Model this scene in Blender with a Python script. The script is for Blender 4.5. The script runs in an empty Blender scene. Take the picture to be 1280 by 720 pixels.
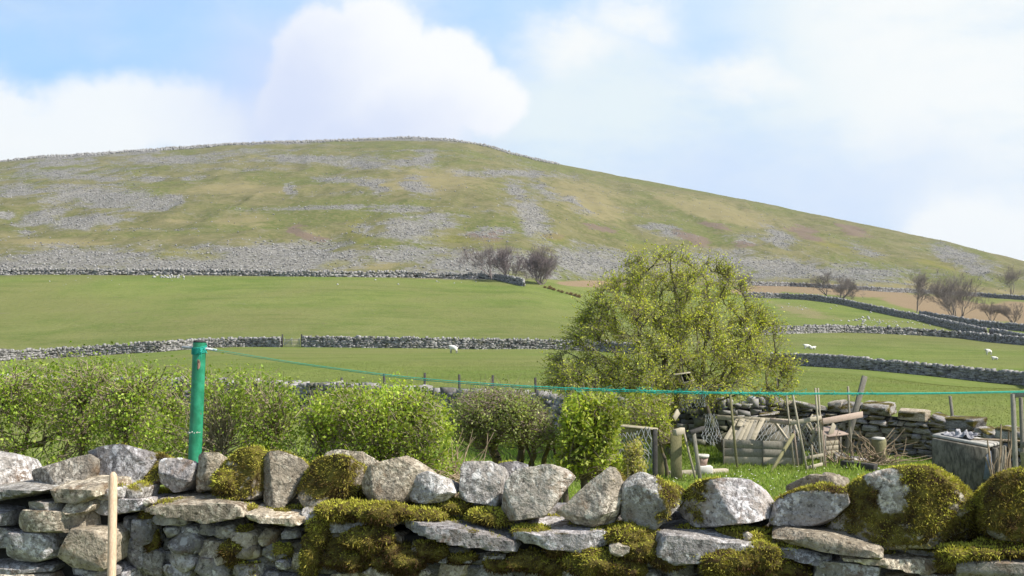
import bpy, math, random
import numpy as np

# ------------------------------------------------------------------ camera, sky, sun, exposure
SC = bpy.context.scene
COL = SC.collection
F, EYE, HOR = 1372.0, 2.4, 400.0            # focal length in photo pixels, eye height, horizon row
PITCH = math.atan((HOR - 360.0) / F)
cam = bpy.data.cameras.new('camera'); camo = bpy.data.objects.new('camera', cam); COL.objects.link(camo)
cam.sensor_width = 36.0; cam.lens = 36.0 * F / 1280.0
cam.clip_start = 0.05; cam.clip_end = 9000.0
camo.location = (0, 0, EYE); camo.rotation_euler = (math.pi / 2 + PITCH, 0, 0)
SC.camera = camo

SUN_AZ, SUN_EL = math.radians(109.0), math.radians(47.0)     # azimuth clockwise from +Y (view direction)
SDIR = np.array([math.sin(SUN_AZ) * math.cos(SUN_EL), math.cos(SUN_AZ) * math.cos(SUN_EL), math.sin(SUN_EL)])
sun = bpy.data.lights.new('sun', 'SUN'); suno = bpy.data.objects.new('sun', sun); COL.objects.link(suno)
sun.energy = 5.0; sun.angle = math.radians(0.8); sun.color = (1.0, 0.95, 0.87)
from mathutils import Vector
suno.rotation_euler = Vector(SDIR).to_track_quat('Z', 'Y').to_euler()
suno.location = (20, -5, 30)
SC.view_settings.view_transform = 'Standard'; SC.view_settings.look = 'None'
SC.view_settings.exposure = 0.5; SC.view_settings.gamma = 1.0
SC.render.engine = 'CYCLES'
SC.cycles.use_denoising = True
SC.cycles.max_bounces = 6; SC.cycles.diffuse_bounces = 3; SC.cycles.transmission_bounces = 4; SC.cycles.transparent_max_bounces = 8

def raydir(x, y):
    cx, cy, cz = (x - 640.0), (360.0 - y), F
    c, s = math.cos(PITCH), math.sin(PITCH)
    return np.array([cx, cz * c - cy * s, cz * s + cy * c])
def P(x, y, d):
    r = raydir(x, y); return np.array([0, 0, EYE]) + r * (d / r[1])
def G(x, y):                                      # pixel on the level garden ground
    r = raydir(x, y); t = -EYE / r[2]; return np.array([r[0] * t, r[1] * t, 0.0])

# ------------------------------------------------------------------ node helper
class NT:
    def __init__(s, tree): s.t = tree; s.n = tree.nodes; s.l = tree.links
    def new(s, typ, **kw):
        n = s.n.new(typ)
        for k, v in kw.items(): setattr(n, k, v)
        return n
    def link(s, a, b): s.l.new(a, b)
    def put(s, sock, v):
        if hasattr(v, 'is_linked') or hasattr(v, 'links'): s.l.new(v, sock)
        elif isinstance(v, (tuple, list)):
            v = tuple(v)
            if len(sock.default_value) == 4 and len(v) == 3: v = v + (1.0,)
            sock.default_value = v
        else: sock.default_value = v
    def m(s, op, a, b=0.0, c=None, clamp=False):
        n = s.new('ShaderNodeMath', operation=op, use_clamp=clamp)
        s.put(n.inputs[0], a); s.put(n.inputs[1], b)
        if c is not None: s.put(n.inputs[2], c)
        return n.outputs[0]
    def vm(s, op, a, b=None, out=0):
        n = s.new('ShaderNodeVectorMath', operation=op)
        s.put(n.inputs[0], a)
        if b is not None: s.put(n.inputs[3 if op == 'SCALE' else 1], b)
        return n.outputs['Value' if op in ('DOT_PRODUCT', 'LENGTH', 'DISTANCE') else 'Vector']
    def noise(s, vec, scale, detail=4.0, rough=0.55, dist=0.0, col=False):
        n = s.new('ShaderNodeTexNoise'); s.put(n.inputs['Vector'], vec)
        n.inputs['Scale'].default_value = scale; n.inputs['Detail'].default_value = detail
        n.inputs['Roughness'].default_value = rough; n.inputs['Distortion'].default_value = dist
        return n.outputs['Color' if col else 'Fac']
    def vor(s, vec, scale, feature='F1', out='Distance', rnd=1.0):
        n = s.new('ShaderNodeTexVoronoi', feature=feature); s.put(n.inputs['Vector'], vec)
        n.inputs['Scale'].default_value = scale; n.inputs['Randomness'].default_value = rnd
        return n.outputs[out]
    def ss(s, v, lo, hi, a=0.0, b=1.0):
        n = s.new('ShaderNodeMapRange', interpolation_type='SMOOTHSTEP'); s.put(n.inputs[0], v)
        n.inputs[1].default_value = lo; n.inputs[2].default_value = hi
        n.inputs[3].default_value = a; n.inputs[4].default_value = b
        return n.outputs[0]
    def mix(s, f, a, b, blend='MIX'):
        n = s.new('ShaderNodeMix', data_type='RGBA', blend_type=blend)
        s.put(n.inputs[0], f); s.put(n.inputs[6], a); s.put(n.inputs[7], b)
        return n.outputs[2]
    def attr(s, name, out='Fac'):
        n = s.new('ShaderNodeAttribute'); n.attribute_name = name; return n.outputs[out]
    def bump(s, h, strength=0.5, dist=0.02, normal=None):
        n = s.new('ShaderNodeBump'); n.inputs['Strength'].default_value = strength; n.inputs['Distance'].default_value = dist
        s.put(n.inputs['Height'], h)
        if normal is not None: s.put(n.inputs['Normal'], normal)
        return n.outputs[0]
    def mapv(s, vec, scale=(1, 1, 1), loc=(0, 0, 0), rot=(0, 0, 0)):
        n = s.new('ShaderNodeMapping'); s.put(n.inputs[0], vec)
        n.inputs[1].default_value = loc; n.inputs[2].default_value = rot; n.inputs[3].default_value = scale
        return n.outputs[0]

# ------------------------------------------------------------------ world: blue sky with broken cloud
world = bpy.data.worlds.new('World'); SC.world = world; world.use_nodes = True
def build_world():
    t = NT(world.node_tree); t.n.clear()
    out = t.new('ShaderNodeOutputWorld'); bg = t.new('ShaderNodeBackground')
    sky = t.new('ShaderNodeTexSky', sky_type='NISHITA'); sky.sun_disc = False
    sky.sun_elevation = SUN_EL; sky.sun_rotation = SUN_AZ; sky.air_density = 1.0; sky.dust_density = 1.6; sky.ozone_density = 2.0
    d = t.new('ShaderNodeTexCoord').outputs['Generated']
    dn = t.vm('NORMALIZE', d)
    # streaky thin cloud: direction squashed vertically so it lies in flat layers
    flat = t.mapv(dn, (1, 1, 2.6))
    warp = t.vm('SUBTRACT', t.noise(flat, 2.2, 4, 0.55, col=True), (0.5, 0.5, 0.5))
    fl2 = t.vm('ADD', flat, t.vm('SCALE', warp, 0.30))
    n1 = t.noise(fl2, 2.3, 7, 0.58)
    n2 = t.noise(t.vm('ADD', flat, (3.1, 1.7, 0.4)), 7.0, 6, 0.6)
    veil = t.ss(t.m('ADD', t.m('MULTIPLY', n1, 0.8), t.m('MULTIPLY', n2, 0.2)), 0.42, 0.64)
    # billowy clouds: direction warped by fine noise, then round cells joined together
    sz = t.new('ShaderNodeSeparateXYZ'); t.link(dn, sz.inputs[0]); near = t.ss(sz.outputs[2], 0.28, 0.62, 1.0, 0.22)
    veil = t.m('MULTIPLY', veil, near)
    w2 = t.vm('SUBTRACT', t.noise(dn, 9.0, 6, 0.6, col=True), (0.5, 0.5, 0.5))
    w3 = t.vm('SUBTRACT', t.noise(dn, 30.0, 4, 0.6, col=True), (0.5, 0.5, 0.5))
    dw = t.vm('ADD', t.vm('ADD', dn, t.vm('SCALE', w2, 0.055)), t.vm('SCALE', w3, 0.016))
    dsoft = t.vm('ADD', dn, t.vm('SCALE', w2, 0.10))
    def blobs(lst, vec, soft):
        acc = None
        for (x, y, r, sz) in lst:
            v = raydir(x, y); v = v / np.linalg.norm(v)
            df = t.vm('SUBTRACT', vec, tuple(v))
            df = t.vm('MULTIPLY', df, (1, 1, sz))
            k = t.m('DIVIDE', t.vm('LENGTH', df), r / F)
            k = t.ss(k, 1.0 - soft, 1.0 + soft, 1.0, 0.0)
            acc = k if acc is None else t.m('MAXIMUM', acc, k)
        return acc
    cum = blobs([(470, 75, 78, 1.0), (400, 72, 62, 1.0), (545, 95, 70, 1.1), (600, 125, 58, 1.2), (480, 130, 120, 1.2), (380, 115, 55, 1.0), (350, 140, 40, 1.0), (470, 35, 42, 1.0)], dw, 0.16)
    low = blobs([(150, 158, 150, 2.9), (30, 150, 110, 3.0), (240, 172, 85, 2.6), (1240, 318, 110, 1.6), (1180, 300, 55, 1.6)], dsoft, 0.38)
    big = blobs([(1180, 60, 280, 1.5), (1080, 160, 220, 1.6), (1330, 170, 240, 1.3), (760, 160, 220, 1.9), (640, 250, 150, 2), (1500, 60, 260, 1.2)], dsoft, 0.6)
    shade = blobs([(370, 150, 110, 1.1), (345, 165, 70, 1.0), (450, 185, 130, 1.8)], dsoft, 0.85)
    gloom = blobs([(1010, 262, 200, 2.6), (880, 235, 110, 2.2)], dsoft, 0.8)
    blue = t.mix(1.0, sky.outputs[0], (0.105, 0.105, 0.105), 'MULTIPLY')
    blue = t.mix(t.m('MULTIPLY', near, 0.62), blue, (0.42, 0.60, 0.84))
    veilc = t.mix(t.ss(n2, .3, .7), (0.48, 0.58, 0.70), (0.61, 0.67, 0.71))
    clear = blobs([(255, 85, 110, 1.5), (850, 22, 160, 2.2), (650, 8, 120, 1.7), (60, 85, 90, 2.0), (330, 15, 60, 1.5), (1240, 285, 50, 1.5)], dsoft, 0.75)
    veil = t.m('MULTIPLY', veil, t.m('SUBTRACT', 1.0, t.m('MULTIPLY', clear, 0.75)))
    blue = t.mix(t.m('MULTIPLY', clear, 0.8), blue, (0.28, 0.48, 0.80))
    c = t.mix(t.m('MULTIPLY', veil, 0.78), blue, veilc)
    c = t.mix(t.m('MULTIPLY', big, t.ss(n2, 0.3, 0.6, 0.55, 0.95)), c, (0.58, 0.65, 0.68))
    white = blobs([(1220, 90, 170, 1.3), (1150, 20, 120, 1.3), (1340, 120, 160, 1.1), (930, 98, 75, 3.0), (720, 60, 60, 2.4), (790, 22, 50, 2.2)], dsoft, 0.8)
    c = t.mix(t.m('MULTIPLY', white, t.ss(n2, .32, .6, .45, .95)), c, (0.68, 0.70, 0.70))
    c = t.mix(t.m('MULTIPLY', gloom, 0.55), c, (0.45, 0.54, 0.72))
    c = t.mix(t.m('MULTIPLY', low, 0.9), c, (0.69, 0.71, 0.71))
    c = t.mix(t.m('MULTIPLY', cum, .96), c, (0.71, 0.72, 0.73))
    c = t.mix(t.m('MULTIPLY', t.m('MULTIPLY', shade, t.ss(n1, 0.3, 0.6, 0.85, 1.0)), 0.95), c, (0.48, 0.54, 0.69))
    t.link(c, bg.inputs[0]); bg.inputs[1].default_value = 1.0
    t.link(bg.outputs[0], out.inputs[0])
build_world()

# ------------------------------------------------------------------ numeric helpers
rng = np.random.default_rng(7); random.seed(7)
def _h(ix, iy, iz, seed):
    h = (ix.astype(np.uint32) * np.uint32(374761393) + iy.astype(np.uint32) * np.uint32(668265263)
         + iz.astype(np.uint32) * np.uint32(2147483647) + np.uint32(seed * 974711 + 13))
    h = (h ^ (h >> np.uint32(13))) * np.uint32(1274126177)
    h = h ^ (h >> np.uint32(16))
    return (h & np.uint32(0xffffff)).astype(np.float64) / float(0xffffff)
def vnoise(p, seed=0):
    p = np.asarray(p, float)
    if p.shape[-1] == 2: p = np.concatenate([p, np.zeros(p.shape[:-1] + (1,))], -1)
    with np.errstate(over='ignore'):
        i = np.floor(p).astype(np.int64); f = p - i; f = f * f * (3 - 2 * f)
        r = 0
        for a in (0, 1):
            for b in (0, 1):
                for c in (0, 1):
                    w = (f[..., 0] if a else 1 - f[..., 0]) * (f[..., 1] if b else 1 - f[..., 1]) * (f[..., 2] if c else 1 - f[..., 2])
                    r = r + w * _h(i[..., 0] + a, i[..., 1] + b, i[..., 2] + c, seed)
    return r * 2 - 1
def fbm(p, seed=0, oct=4, gain=0.5):
    p = np.asarray(p, float); s = 0; a = 1.0; n = 0
    for k in range(oct):
        s = s + a * vnoise(p * (2.03 ** k) + 17.3 * k, seed + k); n += a; a *= gain
    return s / n
def sstep(x, a, b):
    t = np.clip((x - a) / (b - a), 0, 1); return t * t * (3 - 2 * t)

def link(name, me, parent=None, mat=None):
    o = bpy.data.objects.new(name, me); COL.objects.link(o)
    if parent is not None: o.parent = parent
    if mat is not None and me is not None and not me.materials: me.materials.append(mat)
    return o
def mesh_np(name, V, Fc, mat=None, parent=None, col=None, attrs=None, smooth=False, loc=None):
    V = np.asarray(V, np.float32).reshape(-1, 3)
    Fc = np.asarray(Fc, np.int32)
    if loc is not None: V = V - np.asarray(loc, np.float32)
    me = bpy.data.meshes.new(name); k = Fc.shape[1]; nf = len(Fc)
    me.vertices.add(len(V)); me.vertices.foreach_set('co', V.ravel())
    me.loops.add(nf * k); me.loops.foreach_set('vertex_index', Fc.ravel())
    me.polygons.add(nf); me.polygons.foreach_set('loop_start', np.arange(nf, dtype=np.int32) * k)
    if smooth: me.polygons.foreach_set('use_smooth', np.ones(nf, bool))
    me.update(calc_edges=True)
    if col is not None:
        c = np.ones((len(V), 4), np.float32); c[:, :3] = col
        a = me.attributes.new('Col', 'FLOAT_COLOR', 'POINT'); a.data.foreach_set('color', c.ravel())
    for k2, v in (attrs or {}).items():
        a = me.attributes.new(k2, 'FLOAT', 'POINT'); a.data.foreach_set('value', np.asarray(v, np.float32))
    o = link(name, me, parent, mat)
    if loc is not None: o.location = tuple(float(q) for q in loc)
    return o
def thing(name, label, cat, loc=(0, 0, 0), group=None):
    o = bpy.data.objects.new(name, None); COL.objects.link(o); o.location = tuple(float(q) for q in loc)
    o.empty_display_size = 0.1
    return tag(o, label, cat, group)
def tag(o, label=None, cat=None, group=None, kind=None):
    if label: o['label'] = label
    if cat: o['category'] = cat
    if group: o['group'] = group
    if kind: o['kind'] = kind
    return o
def adopt(parent, *kids):
    for k in kids:
        k.parent = parent; k.location = tuple(Vector(k.location) - parent.location)
    return parent
def place(o, parent):                           # parent without moving in the world (parents are unrotated)
    w = Vector(parent.location); q = parent.parent
    while q is not None: w = w + q.location; q = q.parent
    o.parent = parent; o.location = Vector(o.location) - w; return o

# tubes: segments (n,8): p0 p1 r0 r1
def tubes(seg, sides=4):
    seg = np.asarray(seg, float).reshape(-1, 8); n = len(seg)
    a, b, r0, r1 = seg[:, :3], seg[:, 3:6], seg[:, 6], seg[:, 7]
    d = b - a; L = np.linalg.norm(d, axis=1, keepdims=True) + 1e-9; d = d / L
    up = np.where(np.abs(d[:, 2:3]) > 0.9, np.array([[1.0, 0, 0]]), np.array([[0, 0, 1.0]]))
    u = np.cross(d, up); u /= np.linalg.norm(u, axis=1, keepdims=True); w = np.cross(d, u)
    ang = np.arange(sides) * 2 * math.pi / sides
    ring = np.cos(ang)[None, :, None] * u[:, None, :] + np.sin(ang)[None, :, None] * w[:, None, :]
    V = np.concatenate([a[:, None] + ring * r0[:, None, None], b[:, None] + ring * r1[:, None, None]], 1)
    base = (np.arange(n) * 2 * sides)[:, None]
    i = np.arange(sides); j = (i + 1) % sides
    q = np.stack([i, j, j + sides, i + sides], 1)
    Fq = (base[:, :, None] + q[None]).reshape(-1, 4)
    return V.reshape(-1, 3), Fq
def polyseg(pts, r0, r1):
    pts = np.asarray(pts, float); n = len(pts) - 1; out = []
    for k in range(n):
        ra = r0 + (r1 - r0) * k / n; rb = r0 + (r1 - r0) * (k + 1) / n
        out.append(np.concatenate([pts[k], pts[k + 1], [ra, rb]]))
    return out
def lathe_tube(pts, radii, sides=16, cap=True):   # one smooth tube through a polyline, closed ends (tri fans as quads)
    pts = np.asarray(pts, float); n = len(pts); V = []
    for k in range(n):
        d = pts[min(k + 1, n - 1)] - pts[max(k - 1, 0)]; d = d / np.linalg.norm(d)
        up = np.array([0, 1.0, 0]) if abs(d[1]) < 0.9 else np.array([1.0, 0, 0])
        u = np.cross(d, up); u /= np.linalg.norm(u); w = np.cross(d, u)
        for i in range(sides):
            t = 2 * math.pi * i / sides; V.append(pts[k] + radii[k] * (math.cos(t) * u + math.sin(t) * w))
    Fq = [[k * sides + i, k * sides + (i + 1) % sides, (k + 1) * sides + (i + 1) % sides, (k + 1) * sides + i] for k in range(n - 1) for i in range(sides)]
    if cap:
        for k, rev in ((0, 1), (n - 1, 0)):
            c = len(V); V.append(pts[k])
            for i in range(0, sides, 2):
                q = [k * sides + i, k * sides + (i + 1) % sides, k * sides + (i + 2) % sides, c]
                Fq.append(q[::-1] if rev else q)
    return np.array(V), np.array(Fq)
# leaves / blades: centre, direction (long axis), side axis, half length, half width -> rhombus quads
def leaves(c, d, s, hl, hw):
    hl = np.asarray(hl)[:, None]; hw = np.asarray(hw)[:, None]
    nrm = np.cross(d, s)
    V = np.stack([c - d * hl, c + s * hw + nrm * hw * 0.35, c + d * hl, c - s * hw + nrm * hw * 0.35], 1).reshape(-1, 3)
    n = len(c); Fq = (np.arange(n) * 4)[:, None] + np.arange(4)[None]
    return V, Fq
def unit(v): return v / (np.linalg.norm(v, axis=-1, keepdims=True) + 1e-9)
def rand_leaves(c, size, out=None, outw=0.6, ratio=0.55, jit=0.4):
    n = len(c); d = unit(rng.normal(size=(n, 3)) + (0 if out is None else out * outw))
    s = unit(np.cross(d, rng.normal(size=(n, 3))))
    L = size * (1 + jit * rng.uniform(-1, 1, n))
    return leaves(c, d, s, L * 0.5, L * 0.5 * ratio)

# boxes: one beam from a to b
def beam_vf(a, b, w, t, up=(0, 0, 1), jit=0.0):
    a = np.asarray(a, float); b = np.asarray(b, float); d = b - a; d = d / np.linalg.norm(d)
    up = np.asarray(up, float)
    if abs(np.dot(d, up)) > 0.97: up = np.array([0, 1.0, 0])
    s = np.cross(d, up); s /= np.linalg.norm(s); u = np.cross(s, d)
    V = []
    for e in (a, b):
        for (p, q) in ((-1, -1), (1, -1), (1, 1), (-1, 1)):
            V.append(e + s * p * t / 2 + u * q * w / 2 + (rng.normal(size=3) * jit if jit else 0))
    return np.array(V), np.array([[0, 3, 2, 1], [4, 5, 6, 7], [0, 1, 5, 4], [1, 2, 6, 5], [2, 3, 7, 6], [3, 0, 4, 7]])
def board(name, a, b, w, t, mat, parent=None, up=(0, 0, 1), bev=0.004):
    V, Fq = beam_vf(a, b, w, t, up); c = V.mean(0)
    o = mesh_np(name, V, Fq, mat, loc=c)
    if bev:
        m = o.modifiers.new('bevel', 'BEVEL'); m.width = bev; m.segments = 1
    if parent is not None: place(o, parent)
    return o

# ------------------------------------------------------------------ materials
def newmat(name):
    m = bpy.data.materials.new(name); m.use_nodes = True
    t = NT(m.node_tree); t.n.clear()
    o = t.new('ShaderNodeOutputMaterial'); b = t.new('ShaderNodeBsdfPrincipled')
    t.link(b.outputs[0], o.inputs[0]); b.inputs['Roughness'].default_value = 0.85
    b.inputs['Specular IOR Level'].default_value = 0.25
    return m, t, b, o
def foliage_mat(name, trans=0.35, rough=0.55, spec=0.3):
    m, t, b, o = newmat(name)
    c = t.attr('Col', 'Color'); t.link(c, b.inputs['Base Color']); b.inputs['Roughness'].default_value = rough
    b.inputs['Specular IOR Level'].default_value = spec
    if trans:
        tr = t.new('ShaderNodeBsdfTranslucent'); t.link(t.mix(1.0, c, (1.25, 1.2, 0.6), 'MULTIPLY'), tr.inputs[0])
        ms = t.new('ShaderNodeMixShader'); ms.inputs[0].default_value = trans
        t.link(b.outputs[0], ms.inputs[1]); t.link(tr.outputs[0], ms.inputs[2]); t.link(ms.outputs[0], o.inputs[0])
    return m
M_LEAF = foliage_mat('leaf', 0.42)
M_BARK = foliage_mat('bark', 0.0, 0.9, 0.1)
M_MOSS = foliage_mat('moss', 0.25, 0.8, 0.1)
M_GRASS = foliage_mat('grass_blade', 0.35, 0.6, 0.2)

def stone_material(name, lichen=1.0, warm=0.4, scale=1.0, mossy=True, dark=1.0):
    m, t, b, o = newmat(name)
    tc = t.new('ShaderNodeTexCoord').outputs['Object']; oi = t.new('ShaderNodeObjectInfo')
    off = t.vm('SCALE', oi.outputs['Location'], 3.7)
    v = t.vm('ADD', t.vm('SCALE', tc, scale), off)
    big = t.noise(v, 5.0, 5, 0.6, 0.4); mid = t.noise(v, 22.0, 6, 0.65); fine = t.noise(v, 110.0, 3, 0.7)
    rnd = oi.outputs['Random']
    g = t.mix(t.ss(mid, 0.3, 0.7), tuple(q * dark for q in (0.08, 0.075, 0.07)), tuple(q * dark for q in (0.42, 0.405, 0.375)))
    wv = t.mix(t.ss(big, 0.3, 0.68), tuple(q * dark for q in (0.20, 0.19, 0.185)), tuple(q * dark for q in (0.37, 0.32, 0.245)))
    c = t.mix(t.m('MULTIPLY', rnd, warm * 1.6, clamp=True), g, wv)
    c = t.mix(0.5, c, t.mix(t.ss(big, .3, .7), (0.105, 0.098, 0.09), (0.38, 0.355, 0.31)))
    c = t.mix(t.ss(fine, 0.35, 0.75, 0.0, 0.5), c, tuple(q * dark for q in (0.46, 0.45, 0.43)))
    c = t.mix(t.ss(t.noise(v, 45.0, 4, 0.7), 0.54, 0.66, 0.0, 0.75), c, (0.05, 0.045, 0.04))
    # rusty iron stain
    c = t.mix(t.ss(t.noise(t.vm('ADD', v, (7, 3, 1)), 7.0, 5, 0.65), 0.53, 0.68, 0.0, 0.6), c, (0.17, 0.105, 0.055))
    # pale lichen rosettes
    wl = t.vm('ADD', v, t.vm('SCALE', t.vm('SUBTRACT', t.noise(v, 30.0, 3, 0.6, col=True), (0.5, 0.5, 0.5)), 0.05))
    l1 = t.ss(t.vor(wl, 9.0), 0.16, 0.22, 1.0, 0.0)
    l2 = t.ss(t.vor(t.vm('ADD', wl, (4.4, 1.2, 9.1)), 24.0), 0.20, 0.28, 1.0, 0.0)
    patch = t.ss(t.noise(t.vm('ADD', v, (1.3, 8.2, 2.2)), 4.0, 3, 0.5), 0.44, 0.56)
    lic = t.m('MULTIPLY', t.m('MAXIMUM', l1, l2), patch)
    c = t.mix(t.m('MULTIPLY', lic, 0.9 * lichen), c, t.mix(fine, (0.54, 0.54, 0.51), (0.70, 0.70, 0.66)))
    crust = t.m('MULTIPLY', t.ss(t.noise(t.vm('ADD', v, (2, 2, 5)), 40.0, 5, 0.75), 0.47, 0.58), t.ss(t.noise(t.vm('ADD', v, (9, 4, 5)), 6.0, 4, 0.6), 0.42, 0.56))
    c = t.mix(t.m('MULTIPLY', crust, 0.8 * lichen), c, (0.62, 0.61, 0.58))
    vr = t.ss(rnd, 0.0, 1.0, 0.72, 1.22)
    tint = t.mix(t.m('FRACT', t.m('MULTIPLY', rnd, 7.31)), (1.0, 0.97, 0.93), (0.98, 0.95, 1.0)); tint = t.mix(t.ss(t.m('FRACT', t.m('MULTIPLY', rnd, 3.77)), .55, .7), tint, (1.08, 0.96, 0.78)); c = t.mix(1.0, c, tint, 'MULTIPLY')
    c = t.vm('SCALE', c, vr)
    if mossy:
        ma = t.m('ADD', t.attr('moss'), t.m('MULTIPLY', t.m('SUBTRACT', t.noise(v, 40.0, 4, 0.7), 0.5), 0.9))
        mf = t.ss(ma, 0.35, 0.62)
        mc = t.mix(t.ss(t.noise(v, 14.0, 4, 0.7), .35, .65), (0.05, 0.032, 0.014), (0.16, 0.135, 0.03))
        c = t.mix(mf, c, mc)
    t.link(c, b.inputs['Base Color'])
    h = t.m('ADD', t.m('MULTIPLY', mid, 0.6), t.m('ADD', t.m('MULTIPLY', fine, 0.25), t.m('MULTIPLY', t.vor(wl, 34.0), 0.25)))
    t.link(t.bump(h, 1.0, 0.030), b.inputs['Normal'])
    b.inputs['Roughness'].default_value = 0.95; b.inputs['Specular IOR Level'].default_value = 0.12
    return m
M_STONE = stone_material('lichen_stone', 1.0, 0.45)
M_PALE = stone_material('pale_stone', 1.3, 0.15)
M_MIDSTONE = stone_material('garden_wall_stone', 0.9, 0.5, 0.6)
M_DARKSTONE = stone_material('grey_stone', 0.6, 0.2, 1.0)

def farstone(name, lo, hi, scale):
    m, t, b, o = newmat(name); g = t.new('ShaderNodeNewGeometry')
    r = g.outputs['Random Per Island']; c = t.mix(r, lo, hi)
    c = t.mix(t.ss(t.noise(g.outputs['Position'], scale, 3, 0.7), 0.4, 0.65, 0, 0.7), c, tuple(q * 1.35 for q in hi))
    c = t.mix(t.ss(t.noise(g.outputs['Position'], scale * 0.35, 3, 0.6), 0.55, 0.7, 0, 0.55), c, (0.10, 0.10, 0.035))
    t.link(c, b.inputs['Base Color']); b.inputs['Roughness'].default_value = 0.95
    return m
M_FARWALL = farstone('field_wall_stone', (0.06, 0.057, 0.054), (0.30, 0.288, 0.275), 2.0)
M_SCREE = farstone('limestone_scree', (0.09, 0.086, 0.080), (0.27, 0.262, 0.245), 0.6)
M_FARDARK = farstone('shaded_field_wall_stone', (0.10, 0.097, 0.095), (0.27, 0.26, 0.25), 2.0)  # wall stone with lowered brights, shade of the backlit faces in its colour

def simple(name, col, col2=None, scale=20.0, rough=0.8, bump=0.3, stretch=(1, 1, 1), dirt=0.3, dirtcol=(0.05, 0.05, 0.035), spec=0.25):
    m, t, b, o = newmat(name); tc = t.new('ShaderNodeTexCoord').outputs['Object']
    oi = t.new('ShaderNodeObjectInfo')
    v = t.vm('ADD', tc, t.vm('SCALE', oi.outputs['Location'], 1.3))
    n = t.noise(t.mapv(v, stretch), scale, 5, 0.65)
    c = t.mix(t.ss(n, 0.3, 0.7), col, col2 or tuple(q * 0.6 for q in col))
    c = t.vm('SCALE', c, t.ss(oi.outputs['Random'], 0, 1, 0.8, 1.15))
    c = t.mix(t.ss(t.noise(v, scale * 0.3, 4, 0.65), 0.52, 0.72, 0, dirt), c, dirtcol)
    t.link(c, b.inputs['Base Color']); b.inputs['Roughness'].default_value = rough
    b.inputs['Specular IOR Level'].default_value = spec
    if bump: t.link(t.bump(n, bump, 0.006), b.inputs['Normal'])
    return m
M_WOOD = simple('weathered_wood', (0.46, 0.41, 0.31), (0.30, 0.26, 0.19), 30, 0.85, 0.5, (6, 6, 0.8), 0.45, (0.10, 0.10, 0.05))
M_PINK = simple('bleached_red_wood', (0.44, 0.35, 0.285), (0.29, 0.215, 0.17), 30, 0.85, 0.5, (1, 6, 6), 0.3, (0.13, 0.10, 0.07))
M_GREYW = simple('grey_wood', (0.31, 0.285, 0.235), (0.17, 0.155, 0.125), 30, 0.9, 0.5, (5, 5, 1), 0.35)
M_GREENW = simple('algae_wood', (0.31, 0.285, 0.15), (0.17, 0.155, 0.08), 24, 0.9, 0.5, (5, 5, 1), 0.4, (0.09, 0.10, 0.03))
M_POLE = simple('pale_pine', (0.60, 0.44, 0.30), (0.44, 0.30, 0.19), 30, 0.6, 0.25, (8, 8, 0.35), 0.3, (0.30, 0.2, 0.13))
M_CONC = simple('stained_shaded_concrete', (0.21, 0.19, 0.15), (0.06, 0.054, 0.042), 11, 0.95, 0.8, (2, 2, 0.6), 0.6, (0.045, 0.04, 0.03))  # tank walls: real stains, plus the front's shade darkened into the colour
M_CONCTOP = simple('pale_lit_concrete', (0.42, 0.40, 0.36), (0.28, 0.27, 0.24), 12, 0.95, 0.5, (1, 1, 1), 0.3, (0.12, 0.11, 0.08))  # tank lid: paler than the walls, sunlight on the top put into the colour
M_SLATE = simple('blue_slate', (0.13, 0.15, 0.18), (0.20, 0.23, 0.27), 18, 0.7, 0.3)
M_TERRA = simple('faded_terracotta', (0.46, 0.33, 0.28), (0.38, 0.26, 0.21), 15, 0.8, 0.1)
M_WHITE = simple('chalky_white', (0.62, 0.60, 0.55), (0.48, 0.45, 0.40), 12, 0.9, 0.2)
M_PLASTIC = simple('crumpled_sheet', (0.10, 0.10, 0.12), (0.46, 0.45, 0.46), 13, 0.6, 0.2, dirt=0.1)
M_WIRE = simple('galvanised_wire', (0.40, 0.42, 0.42), (0.32, 0.34, 0.35), 10, 0.5, 0.0, dirt=0.1)
M_TWIG = simple('dead_twig', (0.36, 0.28, 0.19), (0.22, 0.16, 0.10), 20, 0.9, 0.2)
M_CORE = simple('gap_shade_hearting', (0.045, 0.040, 0.032), (0.02, 0.018, 0.015), 12, 1.0, 0.6)  # hearting coloured near black so the gaps between stones read as shade
M_BLACKW = simple('dark_wet_wood', (0.035, 0.033, 0.03), (0.07, 0.065, 0.06), 18, 0.8, 0.4)
M_ROPE = simple('teal_cord', (0.02, 0.40, 0.30), (0.02, 0.30, 0.23), 60, 0.7, 0.4, dirt=0.0)

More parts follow.
